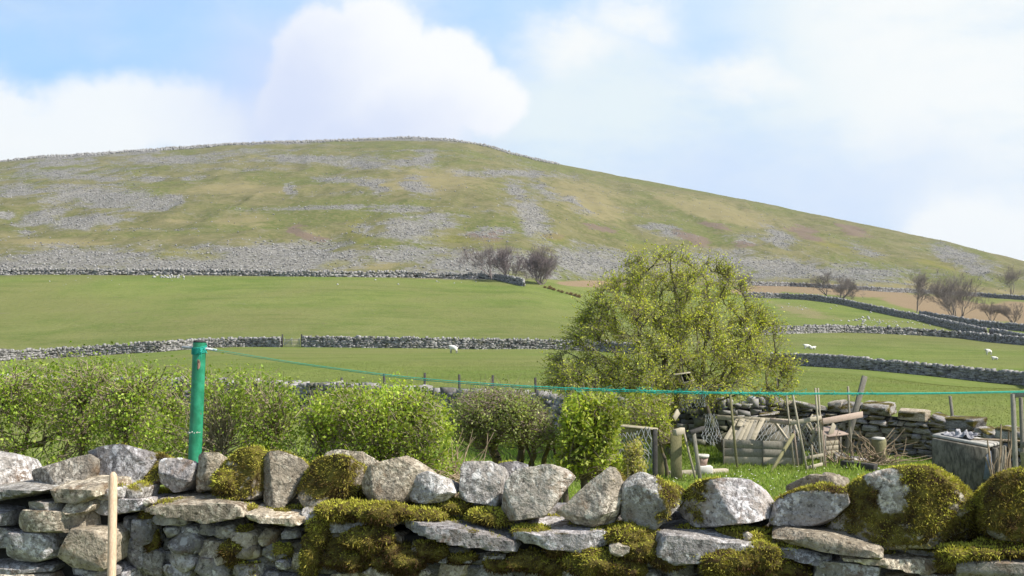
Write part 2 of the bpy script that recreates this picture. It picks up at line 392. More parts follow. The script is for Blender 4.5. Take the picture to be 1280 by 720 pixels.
def terrain_material():
    m, t, b, o = newmat('ground_cover')
    pos = t.new('ShaderNodeNewGeometry').outputs['Position']
    n_s = t.noise(pos, 0.018, 5, 0.6, 0.6); n_m = t.noise(pos, 0.11, 5, 0.62, 0.3); n_f = t.noise(pos, 0.7, 5, 0.65); n_x = t.noise(pos, 5.5, 4, 0.7)
    lush = t.mix(t.ss(n_m, .3, .7), (0.098, 0.146, 0.024), (0.158, 0.184, 0.046))
    lush = t.mix(t.ss(n_x, 0.35, 0.7, 0, 0.55), lush, (0.185, 0.212, 0.072))
    lush = t.mix(t.ss(n_f, 0.5, 0.72, 0, 0.6), lush, (0.115, 0.148, 0.032))
    lush = t.mix(t.ss(n_s, .44, .62, 0, .7), lush, (0.168, 0.168, 0.062))
    lush = t.mix(t.ss(t.noise(t.mapv(pos, (.25, 1, 1)), .16, 4, .6, .5), .5, .68, 0, .6), lush, (0.095, 0.13, 0.028))
    rough = t.mix(t.ss(n_m, .3, .7), (0.092, 0.100, 0.034), (0.160, 0.146, 0.072))
    rough = t.mix(t.ss(n_s, 0.46, 0.60, 0, 0.75), rough, (0.094, 0.114, 0.030))
    rough = t.mix(t.ss(n_f, 0.42, 0.68, 0, 0.6), rough, (0.205, 0.175, 0.088))
    dryc = t.mix(n_f, (0.25, 0.205, 0.11), (0.17, 0.155, 0.07))
    h = t.attr('hill')
    c = t.mix(h, lush, rough)
    dry = t.m('ADD', t.attr('dry'), t.m('MULTIPLY', t.m('SUBTRACT', t.noise(pos, .3, 5, .68), 0.5), 1.8))
    c = t.mix(t.ss(dry, 0.25, 0.85, 0, 0.8), c, dryc)
    brk = t.m('ADD', t.attr('bracken'), t.m('MULTIPLY', t.m('SUBTRACT', n_f, 0.5), 0.7))
    c = t.mix(t.ss(brk, 0.3, 0.6, 0, 0.9), c, t.mix(n_x, (0.27, 0.195, 0.125), (0.20, 0.14, 0.085)))
    sc = t.m('ADD', t.attr('scree'), t.m('ADD', t.m('MULTIPLY', t.m('SUBTRACT', n_f, 0.5), 1.5), t.m('MULTIPLY', t.m('SUBTRACT', t.noise(pos, 0.28, 3, .6), 0.5), 1.3)))
    scc = t.mix(t.ss(t.noise(pos, 1.1, 4, 0.75), 0.35, 0.66), (0.10, 0.095, 0.086), (0.27, 0.26, 0.24))
    c = t.mix(t.ss(sc, 0.22, 1.0, 0, 0.92), c, scc)
    so = t.m('ADD', t.attr('soil'), t.m('MULTIPLY', t.m('SUBTRACT', t.noise(pos, .4, 5, .7), 0.5), 2.6))
    c = t.mix(t.ss(so, 0.35, 0.65, 0, 0.85), c, t.mix(n_x, (0.085, 0.06, 0.045), (0.22, 0.165, 0.13)))
    yl = t.m('ADD', t.attr('yellow'), t.m('MULTIPLY', t.m('SUBTRACT', n_f, 0.5), 0.9))
    c = t.mix(t.ss(yl, 0.3, 0.9, 0, 0.45), c, (0.165, 0.155, 0.03))
    t.link(c, b.inputs['Base Color']); b.inputs['Roughness'].default_value = 1.0; b.inputs['Specular IOR Level'].default_value = 0.05
    hh = t.m('ADD', t.m('MULTIPLY', n_f, 1.0), t.m('MULTIPLY', n_x, 0.25))
    t.link(t.bump(hh, 0.7, 0.5), b.inputs['Normal'])
    return m
M_GROUND = terrain_material()

# ------------------------------------------------------------------ terrain
def zrow(y, d): return P(640, y, d)[2]
COLS = {-900: [(35, None, 0.0), (128, 458, 0), (240, 352, 0)],
        0: [(35, None, 0.0), (128, 450, 0), (240, 344, 0)],
        350: [(35, None, 0.0), (128, 436, 0), (243, 345, 0)],
        640: [(35, None, 0.0), (128, 436, 0), (250, 350, 0)],
        800: [(35, None, 0.0), (124, 442, 0), (300, 357, 0)],
        990: [(35, None, 0.0), (110, 455, 0), (175, 417, 0), (250, 388, 0), (345, 358, 0)],
        1280: [(35, None, -0.1), (85, 481, 0), (165, 430, 0), (215, 412, 0), (350, 374, 0)],
        2200: [(35, None, -0.2), (85, 486, 0), (165, 445, 0), (215, 432, 0), (350, 400, 0)]}
CX = np.array(sorted(COLS), float)
LD = np.linspace(math.log(3.0), math.log(360.0), 90)
def pchip(xs, ys, xq):
    xs = np.asarray(xs, float); ys = np.asarray(ys, float); h = np.diff(xs); dl = np.diff(ys) / h
    m = np.zeros_like(ys); m[0] = dl[0]; m[-1] = dl[-1]
    for i in range(1, len(xs) - 1):
        if dl[i - 1] * dl[i] > 0:
            w1 = 2 * h[i] + h[i - 1]; w2 = h[i] + 2 * h[i - 1]; m[i] = (w1 + w2) / (w1 / dl[i - 1] + w2 / dl[i])
    k = np.clip(np.searchsorted(xs, xq) - 1, 0, len(xs) - 2); t = (xq - xs[k]) / h[k]
    r = (1 + 2 * t) * (1 - t) ** 2 * ys[k] + t * (1 - t) ** 2 * h[k] * m[k] + t * t * (3 - 2 * t) * ys[k + 1] + t * t * (t - 1) * h[k] * m[k + 1]
    return r
TAB = []
BASE_D = {-900: 240, 0: 240, 350: 243, 640: 250, 800: 300, 990: 345, 1280: 350, 2200: 350}
for cx in CX:
    pts = [(3.0, 0.0), (16.0, 0.0), (24.0, 0.0)] + [(d, (zrow(y, d) if y is not None else z)) for (d, y, z) in COLS[int(cx)]]
    dl, zl = pts[-1]; pd, pz = pts[-2]; sl = (zl - pz) / (dl - pd)
    if dl < 355: pts.append((365.0, zl + sl * (365 - dl)))
    TAB.append(pchip([p[0] for p in pts], [p[1] for p in pts], np.exp(LD)))
TAB = np.array(TAB)
RIDGE = [(-1500, 330), (-900, 262), (-500, 226), (-200, 207), (0, 200.5), (50, 194), (100, 191.5), (140, 188.5), (200, 184), (233, 181.5), (293, 177), (360, 175), (427, 173), (500, 170.5), (560, 172), (600, 178), (660, 195), (760, 215), (853, 234), (930, 248), (1000, 263), (1120, 288), (1200, 304), (1280, 325), (1400, 345), (1700, 372), (2200, 392)]
RD = [(-1500, 700), (0, 690), (500, 740), (850, 700), (1280, 600), (2200, 560)]
def ridge_d(x): return np.interp(x, [r[0] for r in RD], [r[1] for r in RD])
def base_d(x): return np.interp(x, CX, [BASE_D[int(c)] for c in CX])
def low_z(x, d):
    l = np.log(np.clip(d, 3.0, 360.0)); fi = (l - LD[0]) / (LD[1] - LD[0]); i = np.clip(fi.astype(int), 0, len(LD) - 2); f = fi - i
    xc = np.clip(x, CX[0], CX[-1]); k = np.clip(np.searchsorted(CX, xc) - 1, 0, len(CX) - 2)
    t = (xc - CX[k]) / (CX[k + 1] - CX[k]); t = t * t * (3 - 2 * t)
    a = TAB[k, i] * (1 - f) + TAB[k, i + 1] * f; b = TAB[k + 1, i] * (1 - f) + TAB[k + 1, i + 1] * f
    return a * (1 - t) + b * t
def ground_z(X, d):
    X = np.asarray(X, float); d = np.asarray(d, float)
    x = 640 + F * X / np.maximum(d, 0.5)
    z = low_z(x, d)
    bd = base_d(x); rd = ridge_d(x); t = np.clip((d - bd) / (rd - bd), 0, 1)
    rx = [r[0] for r in RIDGE]; ry = [r[1] for r in RIDGE]
    yr = (np.interp(x - 14, rx, ry) + np.interp(x, rx, ry) + np.interp(x + 14, rx, ry)) / 3
    zr = EYE + (HOR - yr) / F * rd * 0.9985
    zb = low_z(x, bd)
    s = t + 0.012 * np.sin(t * 2 * math.pi * 3.0 + 0.6) * sstep(t, 0, .1) * sstep(-t, -1, -.85)
    zh = zb + (zr - zb) * s
    zh = zh + np.where(d > rd, -(d - rd) * 0.10, 0)
    p = np.stack([X, d], -1)
    env = sstep(t, 0.0, 0.12) * (1 - 0.75 * sstep(t, 0.85, 1.0))
    zh = zh + env * (fbm(p / 55.0, 3, 5, 0.55) * 3.2 + np.abs(fbm(np.stack([X / 26.0, d / 120.0], -1), 9, 3)) * -3.2 + fbm(p / 9.0, 11, 3) * 0.8 + fbm(np.stack([X / 45.0, zh / 3.2], -1), 15, 3, .6) * 1.1)
    w = sstep(d, bd - 6, bd + 10)
    z = z * (1 - w) + zh * w
    z = z + sstep(d, 36, 70) * (1 - w) * fbm(p / 28.0, 5, 3) * np.clip(d / 500.0, 0, 0.35)
    return z
def hit(x, y, dmin=20.0, dmax=900.0):              # where a photo pixel meets the ground
    r = raydir(x, y); r = r / r[1]
    ds = np.exp(np.linspace(math.log(dmin), math.log(dmax), 1400))
    g = ground_z(r[0] * ds, ds) - (EYE + r[2] * ds)
    k = np.argmax(g > 0)
    if g[k] <= 0: k = len(ds) - 1
    d = ds[k]; return np.array([r[0] * d, d, float(ground_z(r[0] * d, d))])

def ell(px, py, lst):
    m = np.full(px.shape, -3.0)
    for e in lst:
        cx, cy, rx, ry = e[:4]; s = e[4] if len(e) > 4 else 0.0; amt = e[5] if len(e) > 5 else 0.0
        dy = py - cy - s * (px - cx)
        m = np.maximum(m, 1 - np.sqrt(((px - cx) / rx) ** 2 + (dy / ry) ** 2) + amt)
    return m
SCREE = [(220, 200, 75, 7, -.03), (65, 203, 45, 5, -.05), (85, 219, 100, 9, .02), (175, 222, 36, 6), (235, 223, 26, 4), (20, 238, 42, 8), (125, 247, 80, 13, .04), (185, 256, 30, 9), (220, 249, 11, 8),
         (50, 270, 34, 13, -.2), (110, 276, 52, 10, -.08), (33, 288, 14, 7), (3, 268, 14, 7), (95, 323, 95, 16, 0, -.05), (340, 324, 100, 15), (370, 197, 60, 7), (413, 223, 17, 6), (364, 235, 5, 11), (420, 224, 40, 4),
         (470, 203, 58, 8, .06), (527, 198, 15, 14), (637, 217, 78, 5, .03), (467, 230, 19, 11, .2), (520, 231, 20, 12, .3), (643, 240, 13, 15, .4), (687, 240, 26, 9, .4), (720, 253, 15, 8, .5), (672, 275, 22, 26, 1.0), (527, 283, 40, 16), (457, 283, 12, 8),
         (610, 294, 25, 8), (600, 327, 66, 16), (727, 329, 80, 19), (503, 318, 46, 9), (837, 287, 26, 8, .2), (953, 333, 125, 15, .02), (1060, 340, 92, 13, .05), (976, 298, 24, 12, .3), (936, 300, 22, 10, .2), (1086, 317, 24, 8, .3), (1193, 320, 36, 12, .3), (1226, 335, 26, 11, .3),
         (890, 325, 70, 14), (0, 335, 60, 9), (230, 333, 70, 8), (-200, 250, 140, 30), (-150, 320, 120, 18), (1400, 352, 120, 10), (330, 177, 120, 3, -.03), (200, 186, 60, 3.5, -.09), (80, 194, 60, 4, -.06), (520, 172.5, 110, 3, .02)]
SOIL = [(375, 290, 24, 9, .35), (1013, 292, 32, 11, .35), (890, 284, 24, 7, .35), (866, 298, 24, 10, .4), (1066, 286, 30, 7, .3), (753, 286, 30, 9, .1), (935, 305, 26, 8), (610, 296, 30, 9), (400, 297, 20, 3), (700, 296, 18, 5)]
DRY = [(280, 275, 60, 12), (215, 275, 25, 4), (310, 275, 40, 13), (530, 225, 120, 20), (740, 250, 70, 30, .3), (70, 303, 130, 10), (480, 333, 40, 6), (900, 265, 120, 18, .25), (1150, 360, 200, 10, .05), (300, 235, 90, 12), (1003, 388, 60, 9, .2)]
BRK = [(745, 355, 60, 5.5, .02), (1040, 362, 130, 9, .06), (1190, 385, 110, 16, .15), (1280, 392, 60, 18, .1), (1400, 400, 120, 18, .1), (945, 364, 40, 7), (350, 343, 40, 2.2)]
YEL = [(450, 283, 18, 30), (590, 300, 80, 10), (690, 298, 40, 10), (970, 325, 30, 6), (1050, 310, 50, 8, .2), (240, 318, 60, 8), (420, 330, 30, 8), (800, 310, 40, 10), (1170, 330, 50, 8, .2)]
def build_terrain():
    us = np.concatenate([np.linspace(-1300, -60, 90), np.linspace(-55, 1335, 480), np.linspace(1345, 2100, 70)])
    ds = np.concatenate([np.exp(np.linspace(math.log(3.0), math.log(240.0), 130))[:-1], np.linspace(240, 780, 300), np.exp(np.linspace(math.log(790), math.log(3500), 16))])
    Xp, D = np.meshgrid(us, ds); X = (Xp - 640) / F * D
    Z = ground_z(X, D)
    z0 = D < 60
    n = len(us); nd = len(ds)
    py = HOR - (Z - EYE) / D * F; px = Xp
    p2 = np.stack([X, D], -1)
    wob = fbm(p2 / 9.0, 21, 4, 0.65) * 1.0 + fbm(p2 / 45.0, 23, 3) * 0.6
    wx = px + fbm(p2 / 24.0, 31, 4, .6) * 22
    wy = py + fbm(p2 / 24.0, 33, 4, .6) * 5.5
    hillm = sstep(D, base_d(Xp) - 4, base_d(Xp) + 3)
    pre = sstep(D, 200, 235)
    tt = np.clip((D - base_d(Xp)) / (ridge_d(Xp) - base_d(Xp)), 0, 1)
    band = fbm(np.stack([X / 60.0, Z / 5.0], -1), 83, 4, .6); brk = fbm(p2 / 5.0, 87, 3, .6)
    sc = ell(wx, wy, SCREE) * 0.85 + wob * 0.6 + 0.44 + .22 * sstep(-tt, -.26, -.05)
    sc = np.maximum(sc, (band * 1.7 - .05) * .8 * sstep(-X, -120, 60)) + brk * .42
    sc = np.clip(sc, 0, 1) * hillm
    at = {'hill': np.clip(hillm + 0.35 * sstep(D, 130, 160) * sstep(-D, -245, -150), 0, 1).ravel(), 'scree': sc.ravel(),
          'soil': (np.clip(ell(wx, wy, SOIL) * 1.5 + wob * 0.6, 0, 1) * hillm).ravel(),
          'dry': (np.clip(ell(wx, wy, DRY) * 1.2 + wob * 0.4 + 0.1, 0, 1) * sstep(D, 120, 150)).ravel(),
          'bracken': (np.clip(ell(px, py, BRK) * 2.2 + wob * 0.25, 0, 1) * pre).ravel(),
          'yellow': (np.clip(ell(wx, wy, YEL) * 1.3 + wob * 0.5, 0, 1) * hillm).ravel()}
    V = np.stack([X, D, Z], -1).reshape(-1, 3)
    i = np.arange(nd - 1)[:, None] * n + np.arange(n - 1)[None]
    Fq = np.stack([i, i + 1, i + 1 + n, i + n], -1).reshape(-1, 4)
    o = mesh_np('ground', V, Fq, M_GROUND, attrs=at, smooth=True); tag(o, kind='structure')
    # loose limestone lying on the scree slopes
    cell = sc[:-1, :-1].ravel(); area = (np.diff(D, axis=0)[:, :-1] * np.diff(X, axis=1)[:-1, :]).ravel()
    infr = ((Xp[:-1, :-1] > -250) & (Xp[:-1, :-1] < 1500) & (D[:-1, :-1] < 770)).ravel()
    w = np.clip(cell - 0.10, 0, 1) ** 2.0 * area * infr + 0.02 * area * infr * (hillm[:-1, :-1].ravel())
    N = 120000
    idx = rng.choice(len(w), N, p=w / w.sum()); r = idx // (n - 1); c = idx % (n - 1)
    fu, fd = rng.uniform(size=N), rng.uniform(size=N)
    uu = us[c] + fu * (us[c + 1] - us[c]); dd = ds[r] + fd * (ds[r + 1] - ds[r]); xx = (uu - 640) / F * dd
    zz = ground_z(xx, dd)
    sz = 0.10 + 0.34 * rng.uniform(size=N) ** 3.5
    rocks('scree_stones', np.stack([xx, dd, zz], -1), sz, M_SCREE)
    return us, ds
OCT = np.array([[1, 0, 0], [0, 1, 0], [-1, 0, 0], [0, -1, 0], [0, 0, 1], [0, 0, -1.0]])
OCF = np.array([[0, 1, 4], [1, 2, 4], [2, 3, 4], [3, 0, 4], [1, 0, 5], [2, 1, 5], [3, 2, 5], [0, 3, 5]])
def rocks(name, P3, sz, mat, flat=0.7, parent=None, kind='stuff'):
    n = len(P3); V = OCT[None] * (1 + 0.45 * rng.uniform(-1, 1, (n, 6, 1))) + rng.normal(size=(n, 6, 3)) * 0.16
    a = rng.uniform(0, 6.28, n); ca, sa = np.cos(a)[:, None], np.sin(a)[:, None]
    V = np.stack([V[..., 0] * ca - V[..., 1] * sa, V[..., 0] * sa + V[..., 1] * ca, V[..., 2] * flat], -1)
    V = V * np.asarray(sz)[:, None, None] + P3[:, None, :] + np.array([0, 0, 0.15])[None, None] * np.asarray(sz)[:, None, None]
    Fc = (np.arange(n) * 6)[:, None, None] + OCF[None]
    o = mesh_np(name, V.reshape(-1, 3), Fc.reshape(-1, 3), mat, parent)
    return tag(o, kind=kind)
build_terrain()
yd = mesh_np('yard_ground', [[-40, -40, -0.006], [40, -40, -0.006], [40, 9, -0.006], [-40, 9, -0.006]], [[0, 1, 2, 3]], simple('yard_grass', (0.13, 0.18, 0.04), (0.18, 0.20, 0.08), 2.0, 1.0, 0.3)); tag(yd, kind='structure')
def ridge_rocks():
    N = 4200
    x = rng.uniform(-120, 700, N); 
    keep = rng.uniform(size=N) < np.where(x > 90, 1, 0.75); x = x[keep]
    d = ridge_d(x) - rng.uniform(0, 14, len(x)); X = (x - 640) / F * d
    o = rocks('limestone_scar', np.stack([X, d, ground_z(X, d) + 0.05], -1), rng.uniform(0.3, 0.95, len(x)), M_SCREE, 1.0)
ridge_rocks()

# ------------------------------------------------------------------ field walls
BOXF = np.array([[0, 3, 2, 1], [4, 5, 6, 7], [0, 1, 5, 4], [1, 2, 6, 5], [2, 3, 7, 6], [3, 0, 4, 7]])
def resample(pts, step):
    pts = np.asarray(pts, float); L = np.r_[0, np.cumsum(np.linalg.norm(np.diff(pts[:, :2], axis=0), axis=1))]
    s = np.r_[np.arange(0, L[-1] - step * .3, step), L[-1]]; return np.stack([np.interp(s, L, pts[:, k]) for k in range(3)], 1), s
def block_course(path, hts, sl, sh, th, jit, cope=True, skip=None):
    """stone boxes laid in courses along a ground path; hts = wall height at each path point"""
    pts = np.asarray(path, float); L = np.r_[0, np.cumsum(np.linalg.norm(np.diff(pts[:, :2], axis=0), axis=1))]
    hts = np.asarray(hts, float) * np.ones(len(pts)); out = []; copes = []
    def at(s): return np.array([np.interp(s, L, pts[:, k]) for k in range(3)])
    def put(lst, s0, s1, z0, z1, t, lean=0.0):
        a, b = at(s0), at(s1); d = b - a; d[2] = 0; d /= (np.linalg.norm(d) + 1e-9); nn = np.array([-d[1], d[0], 0])
        off = rng.normal() * jit * 0.5
        V = []
        for e, ss_ in ((a, 1), (b, -1)):
            for (p, q) in ((-1, z0), (1, z0), (1, z1), (-1, z1)):
                V.append(e + d * ss_ * 0.012 * sl + nn * (p * t / 2 + off) + np.array([0, 0, q]) + d * lean * (q - z0) + rng.normal(size=3) * jit * np.array([.5, .5, .45]))
        lst.append(V)
    H = hts.max(); z = -0.15; rowz = []
    while z < H:
        h = sh * rng.uniform(0.7, 1.4); rowz.append((z, h)); z += h
    for (z0, h) in rowz:
        s = -rng.uniform(0, sl)
        while s < L[-1]:
            l = sl * rng.uniform(0.5, 1.6); m = np.clip(s + l / 2, 0, L[-1])
            if z0 < np.interp(m, L, hts) * rng.uniform(0.93, 1.0):
                put(out, max(s, 0), min(s + l, L[-1]), z0, z0 + h * 0.97, th * (1.08 - 0.25 * max(z0, 0) / max(H, .1)))
            s += l
    if cope:
        s = 0.0
        while s < L[-1] - 0.05:
            l = sl * rng.uniform(0.35, 0.75); hh = np.interp(s, L, hts)
            put(copes, s, s + l, hh - 0.02, hh + sh * rng.uniform(0.6, 2.2), th * 0.85, rng.uniform(-.25, .25)); s += l * rng.uniform(1.0, 1.1)
    return np.array(out).reshape(-1, 8, 3), np.array(copes).reshape(-1, 8, 3)
def boxes_mesh(name, B, mat, parent=None):
    n = len(B); Fq = ((np.arange(n) * 8)[:, None, None] + BOXF[None]).reshape(-1, 4)
    return mesh_np(name, B.reshape(-1, 3), Fq, mat, parent)
def core_mesh(name, path, hts, th, mat, parent=None, z0=-0.3):
    pts = np.asarray(path, float); hts = np.asarray(hts, float) * np.ones(len(pts)); n = len(pts); V = []
    for k in range(n):
        d = pts[min(k + 1, n - 1)] - pts[max(k - 1, 0)]; d[2] = 0; d /= np.linalg.norm(d); nn = np.array([-d[1], d[0], 0])
        for (p, q) in ((-1, z0), (1, z0), (1, hts[k]), (-1, hts[k])): V.append(pts[k] + nn * p * th / 2 + np.array([0, 0, q]))
    Fq = [[k * 4 + i, k * 4 + (i + 1) % 4, k * 4 + 4 + (i + 1) % 4, k * 4 + 4 + i] for k in range(n - 1) for i in range(4)]
    Fq += [[0, 1, 2, 3], [n * 4 - 1, n * 4 - 2, n * 4 - 3, n * 4 - 4]]
    return mesh_np(name, V, Fq, mat, parent)
def field_wall(px, h, sl, sh, label, mat=M_FARWALL, th=0.55, hpx=None):
    pts = [hit(x, y) for (x, y) in px]
    path, s = resample(pts, 2.0)
    path[:, 2] = ground_z(path[:, 0], path[:, 1])
    w = thing('dry_stone_wall', label, 'wall', path[0])
    hh = h * (.78 + 0.13 * fbm(np.stack([s / 7.0, s * 0], -1), int(abs(px[0][0])) % 50, 3))
    B, Cp = block_course(path, hh, sl, sh, th, sl * 0.16)
    c = core_mesh('wall_core', path, hh - 0.08, th * 0.6, M_CORE)
    a = boxes_mesh('stone_courses', B, mat); a['kind'] = 'stuff'
    k = boxes_mesh('cope_stones', Cp, mat); k['kind'] = 'stuff'
    for o in (c, a, k): place(o, w)
    return w
field_wall([(-160, 459), (-60, 455), (0, 451), (60, 448), (130, 444), (200, 440), (260, 435), (310, 433.5), (352, 434)], 1.25, 0.42, 0.17, 'grey dry stone wall left of the metal field gate')
field_wall([(378, 434), (440, 434.5), (520, 435.5), (600, 436.5), (690, 437), (760, 440), (800, 443)], 1.30, 0.42, 0.17, 'grey dry stone wall running right from the metal field gate')
field_wall([(900, 448), (990, 456), (1060, 461), (1130, 467), (1200, 474), (1290, 482), (1380, 490)], 1.15, 0.36, 0.13, 'dark dry stone wall crossing the pasture below the lying sheep', M_FARDARK)
field_wall([(930, 421), (960, 418), (1010, 416.5), (1060, 416), (1110, 417.5), (1160, 420), (1210, 424), (1250, 428.5), (1300, 433)], 1.15, 0.5, 0.2, 'pale tumbled dry stone wall below the boulder strewn bank')
field_wall([(930, 371), (975, 373), (1010, 375), (1050, 380.5), (1100, 391), (1150, 401), (1190, 411), (1232, 421)], 1.35, 0.6, 0.25, 'dark dry stone wall curving down the pasture below the bracken', M_FARDARK)
field_wall([(1150, 396), (1180, 401), (1215, 407), (1250, 411), (1300, 416), (1380, 424)], 1.2, 0.55, 0.25, 'dark dry stone wall under the tallest bare tree', M_FARDARK)
field_wall([(1238, 420), (1262, 425), (1300, 431)], 1.2, 0.5, 0.22, 'short dark dry stone wall right of the field gap', M_FARDARK)
field_wall([(925, 356), (985, 358), (1040, 361), (1100, 364.5), (1170, 367.5), (1230, 371), (1300, 376)], 1.1, 0.7, 0.3, 'low dry stone wall along the top of the bracken slope', M_FARDARK)
field_wall([(-120, 344), (0, 344), (100, 343.5), (200, 343.5), (300, 344.5), (400, 346), (500, 347), (600, 349), (622, 350), (640, 354), (655, 358)], 1.2, 0.8, 0.3, 'long grey dry stone wall at the foot of the scree slope')
def field_gate():
    a, b = hit(353, 434), hit(377, 434)
    g = thing('field_gate', 'low metal field gate between two dry stone walls', 'gate', a)
    for e, n in ((a, 'gate_post'), (b, 'gate_post')):
        board(n, e + [0, 0, -.2], e + [0, 0, 1.55], .16, .16, M_BLACKW, g)
    for k, z in enumerate((0.12, 0.28, 0.44, 0.60, 0.76, 0.92)):
        board('rail', a + [.15, 0, z], b + [-.15, 0, z], .11, .05, M_WOOD, g)
    m = (a + b) / 2
    for q in (a + (b - a) * .12, m, a + (b - a) * .88): board('upright', q + [0, -.05, .2], q + [0, -.05, 1.15], .05, .04, M_WIRE, g)
    board('brace', a + [.2, -.08, .25], m + [0, -.08, 1.05], .05, .03, M_WIRE, g)
field_gate()

# ------------------------------------------------------------------ bare trees on the fell side
def bare_tree(base, H, seed, levels=6, spread=0.55, trunk=0.18, stems=1, lean=0.0):
    r = random.Random(seed); seg = []; sid = []; cur = [0]
    def grow(p, d, L, rad, lv):
        n = 3 if lv < 2 else 2; q = np.array(p); dd = np.array(d)
        for k in range(n):
            dd = unit(dd + np.array([r.gauss(0, .13), r.gauss(0, .13), r.gauss(0.03, .09)])); e = q + dd * L / n
            ra, rb = rad * (1 - .35 * k / n), rad * (1 - .35 * (k + 1) / n)
            seg.append(np.concatenate([q, e, [ra, rb]])); sid.append(cur[0]); q = e
            if lv >= 1 and lv < levels and r.random() < .7: sub(q, dd, L, rb * .6, lv + 1, .8)
        if lv < levels:
            for _ in range(3 if lv < 3 else 2): sub(q, dd, L, rad * .62, lv + 1, 1.0)
    def sub(q, dd, L, rad, lv, f):
        a = r.uniform(0, 6.28); s = spread * r.uniform(.6, 1.35)
        u = unit(np.cross(dd, [r.gauss(0, 1), r.gauss(0, 1), r.gauss(0, 1)]))
        nd = unit(dd + u * s * (1.25 if lv == 1 else 1) + np.array([0, 0, .16])); grow(q, nd, L * r.uniform(.62, .85) * f * (2.3 if lv == 1 else 1), max(rad, .009), lv)
    for k in range(stems):
        cur[0] = k; o = np.array([r.gauss(0, .5), r.gauss(0, .5), -.1]) * (stems > 1)
        grow(np.array([0, 0, -.2]) + o, unit(np.array([lean + r.gauss(0, .12) * (stems > 1) * 2, r.gauss(0, .1), 1.0])), 0.30, trunk / 2 * .8, 0)
    S = np.array(seg); top = S[:, 5].max(); f = H / top
    S[:, :6] *= f; S[:, 6:] = np.maximum(S[:, 6:] * min(f, 3.2) * np.where(S[:, 6:] < .03, .6, 1), .008)
    return S, np.array(sid)
def plant_bare(x, y, ytop, seed, label, col=(0.19, 0.16, 0.14), **kw):
    b = hit(x, y); H = (y - ytop) / F * b[1] * 1.14
    S, sid = bare_tree(b, H, seed, **kw)
    t = thing('bare_tree', label, 'tree', b, 'leafless trees on the lower fell')
    big = S[:, 6] > 0.055
    for nm, sel, sd in [('trunk', big & (sid == k), 6) for k in range(sid.max() + 1)] + [('crown', ~big, 3)]:
        V, Fq = tubes(S[sel], sd); cc = np.array(col)[None] * (1 + .3 * rng.uniform(-1, 1, (len(V), 1)))
        mesh_np(nm, V, Fq, M_BARK, t, col=cc)
    return t
plant_bare(616, 350, 306, 1, 'slender bare tree at the left of the clump by the scree', (0.20, 0.165, 0.155), spread=.45)
plant_bare(634, 351, 308, 2, 'thin bare tree in the middle of the clump by the scree', (0.20, 0.165, 0.155), spread=.4)
plant_bare(675, 357, 309, 3, 'broad rounded bare tree at the right of the clump by the scree', (0.20, 0.16, 0.155), spread=.6, stems=3)
plant_bare(655, 353, 311, 12, 'bushy bare tree behind the broad one by the scree', (0.20, 0.16, 0.155), spread=.55, stems=2)
plant_bare(1033, 371, 341, 4, 'small bare tree beside its twin on the bracken slope', spread=.6)
plant_bare(1057, 374, 344, 5, 'small spreading bare tree leaning beside its twin on the bracken slope', spread=.65, lean=.15, stems=2)
plant_bare(1145, 391, 342, 6, 'tall narrow bare tree behind the curved dark wall', spread=.5)
plant_bare(1203, 400, 338, 7, 'tallest spreading bare tree above the dark wall', spread=.55, stems=3)
plant_bare(1246, 406, 375, 8, 'small bushy bare tree right of the tallest tree', (0.18, 0.145, 0.12), spread=.6, stems=2)
plant_bare(1263, 373, 335, 9, 'bare tree high on the slope by the low top wall', spread=.55)
plant_bare(928, 370, 343, 10, 'pale thin bare sapling beside the leafy hawthorn', (0.17, 0.14, 0.12), spread=.5, levels=5)

def tuft_bush(x, y, w, seed, label, cols, group):
    b = hit(x, y); R = w / F * b[1] / 2; n = 420
    a = rng.uniform(0, 6.28, n); el = rng.uniform(.15, 1.5, n)
    d = np.stack([np.cos(a) * np.cos(el), np.sin(a) * np.cos(el), np.sin(el)], -1)
    L = R * rng.uniform(.6, 1.15, n); c = d * L[:, None] * .5 + rng.normal(size=(n, 3)) * R * .12
    c[:, 2] = np.abs(c[:, 2])
    V, Fq = leaves(c, d, unit(np.cross(d, rng.normal(size=(n, 3)))), L * .5, np.full(n, R * .06))
    cc = np.array(cols)[rng.integers(0, len(cols), n)]
    o = mesh_np('bracken_clump', V + b, Fq, M_GRASS, col=np.repeat(cc, 4, 0), loc=b)
    return tag(o, label, 'shrub', group)
for k in range(9):
    tuft_bush(682 + k * 5.2 + rng.uniform(-1, 1), 360 + k * 1.5, 6 + rng.uniform(-1.5, 2.5), k, 'brown rush clump in the row below the clump of bare trees', [(.27, .19, .10), (.20, .14, .07), (.32, .24, .14)], 'row of brown rush clumps')
# loose stones in the pastures
def field_stones():
    pts = []; sz = []
    for (cx, cy, rx, ry, n, s) in ((212, 346.5, 22, 1.6, 30, .28), (160, 352, 160, 6, 18, .12), (1085, 402, 34, 6, 34, .26), (1130, 405, 60, 6, 40, .2), (1010, 384, 40, 5, 20, .2), (550, 352, 90, 4, 10, .2)):
        for _ in range(n):
            p = hit(cx + rng.normal() * rx * .6, cy + rng.normal() * ry * .6); pts.append(p); sz.append(s * rng.uniform(.5, 1.5))
    rocks('field_stones', np.array(pts), np.array(sz), farstone('white_limestone', (.20, .195, .19), (.42, .41, .39), 3.0), .75)  # whitish stones, paler than the scree
field_stones()

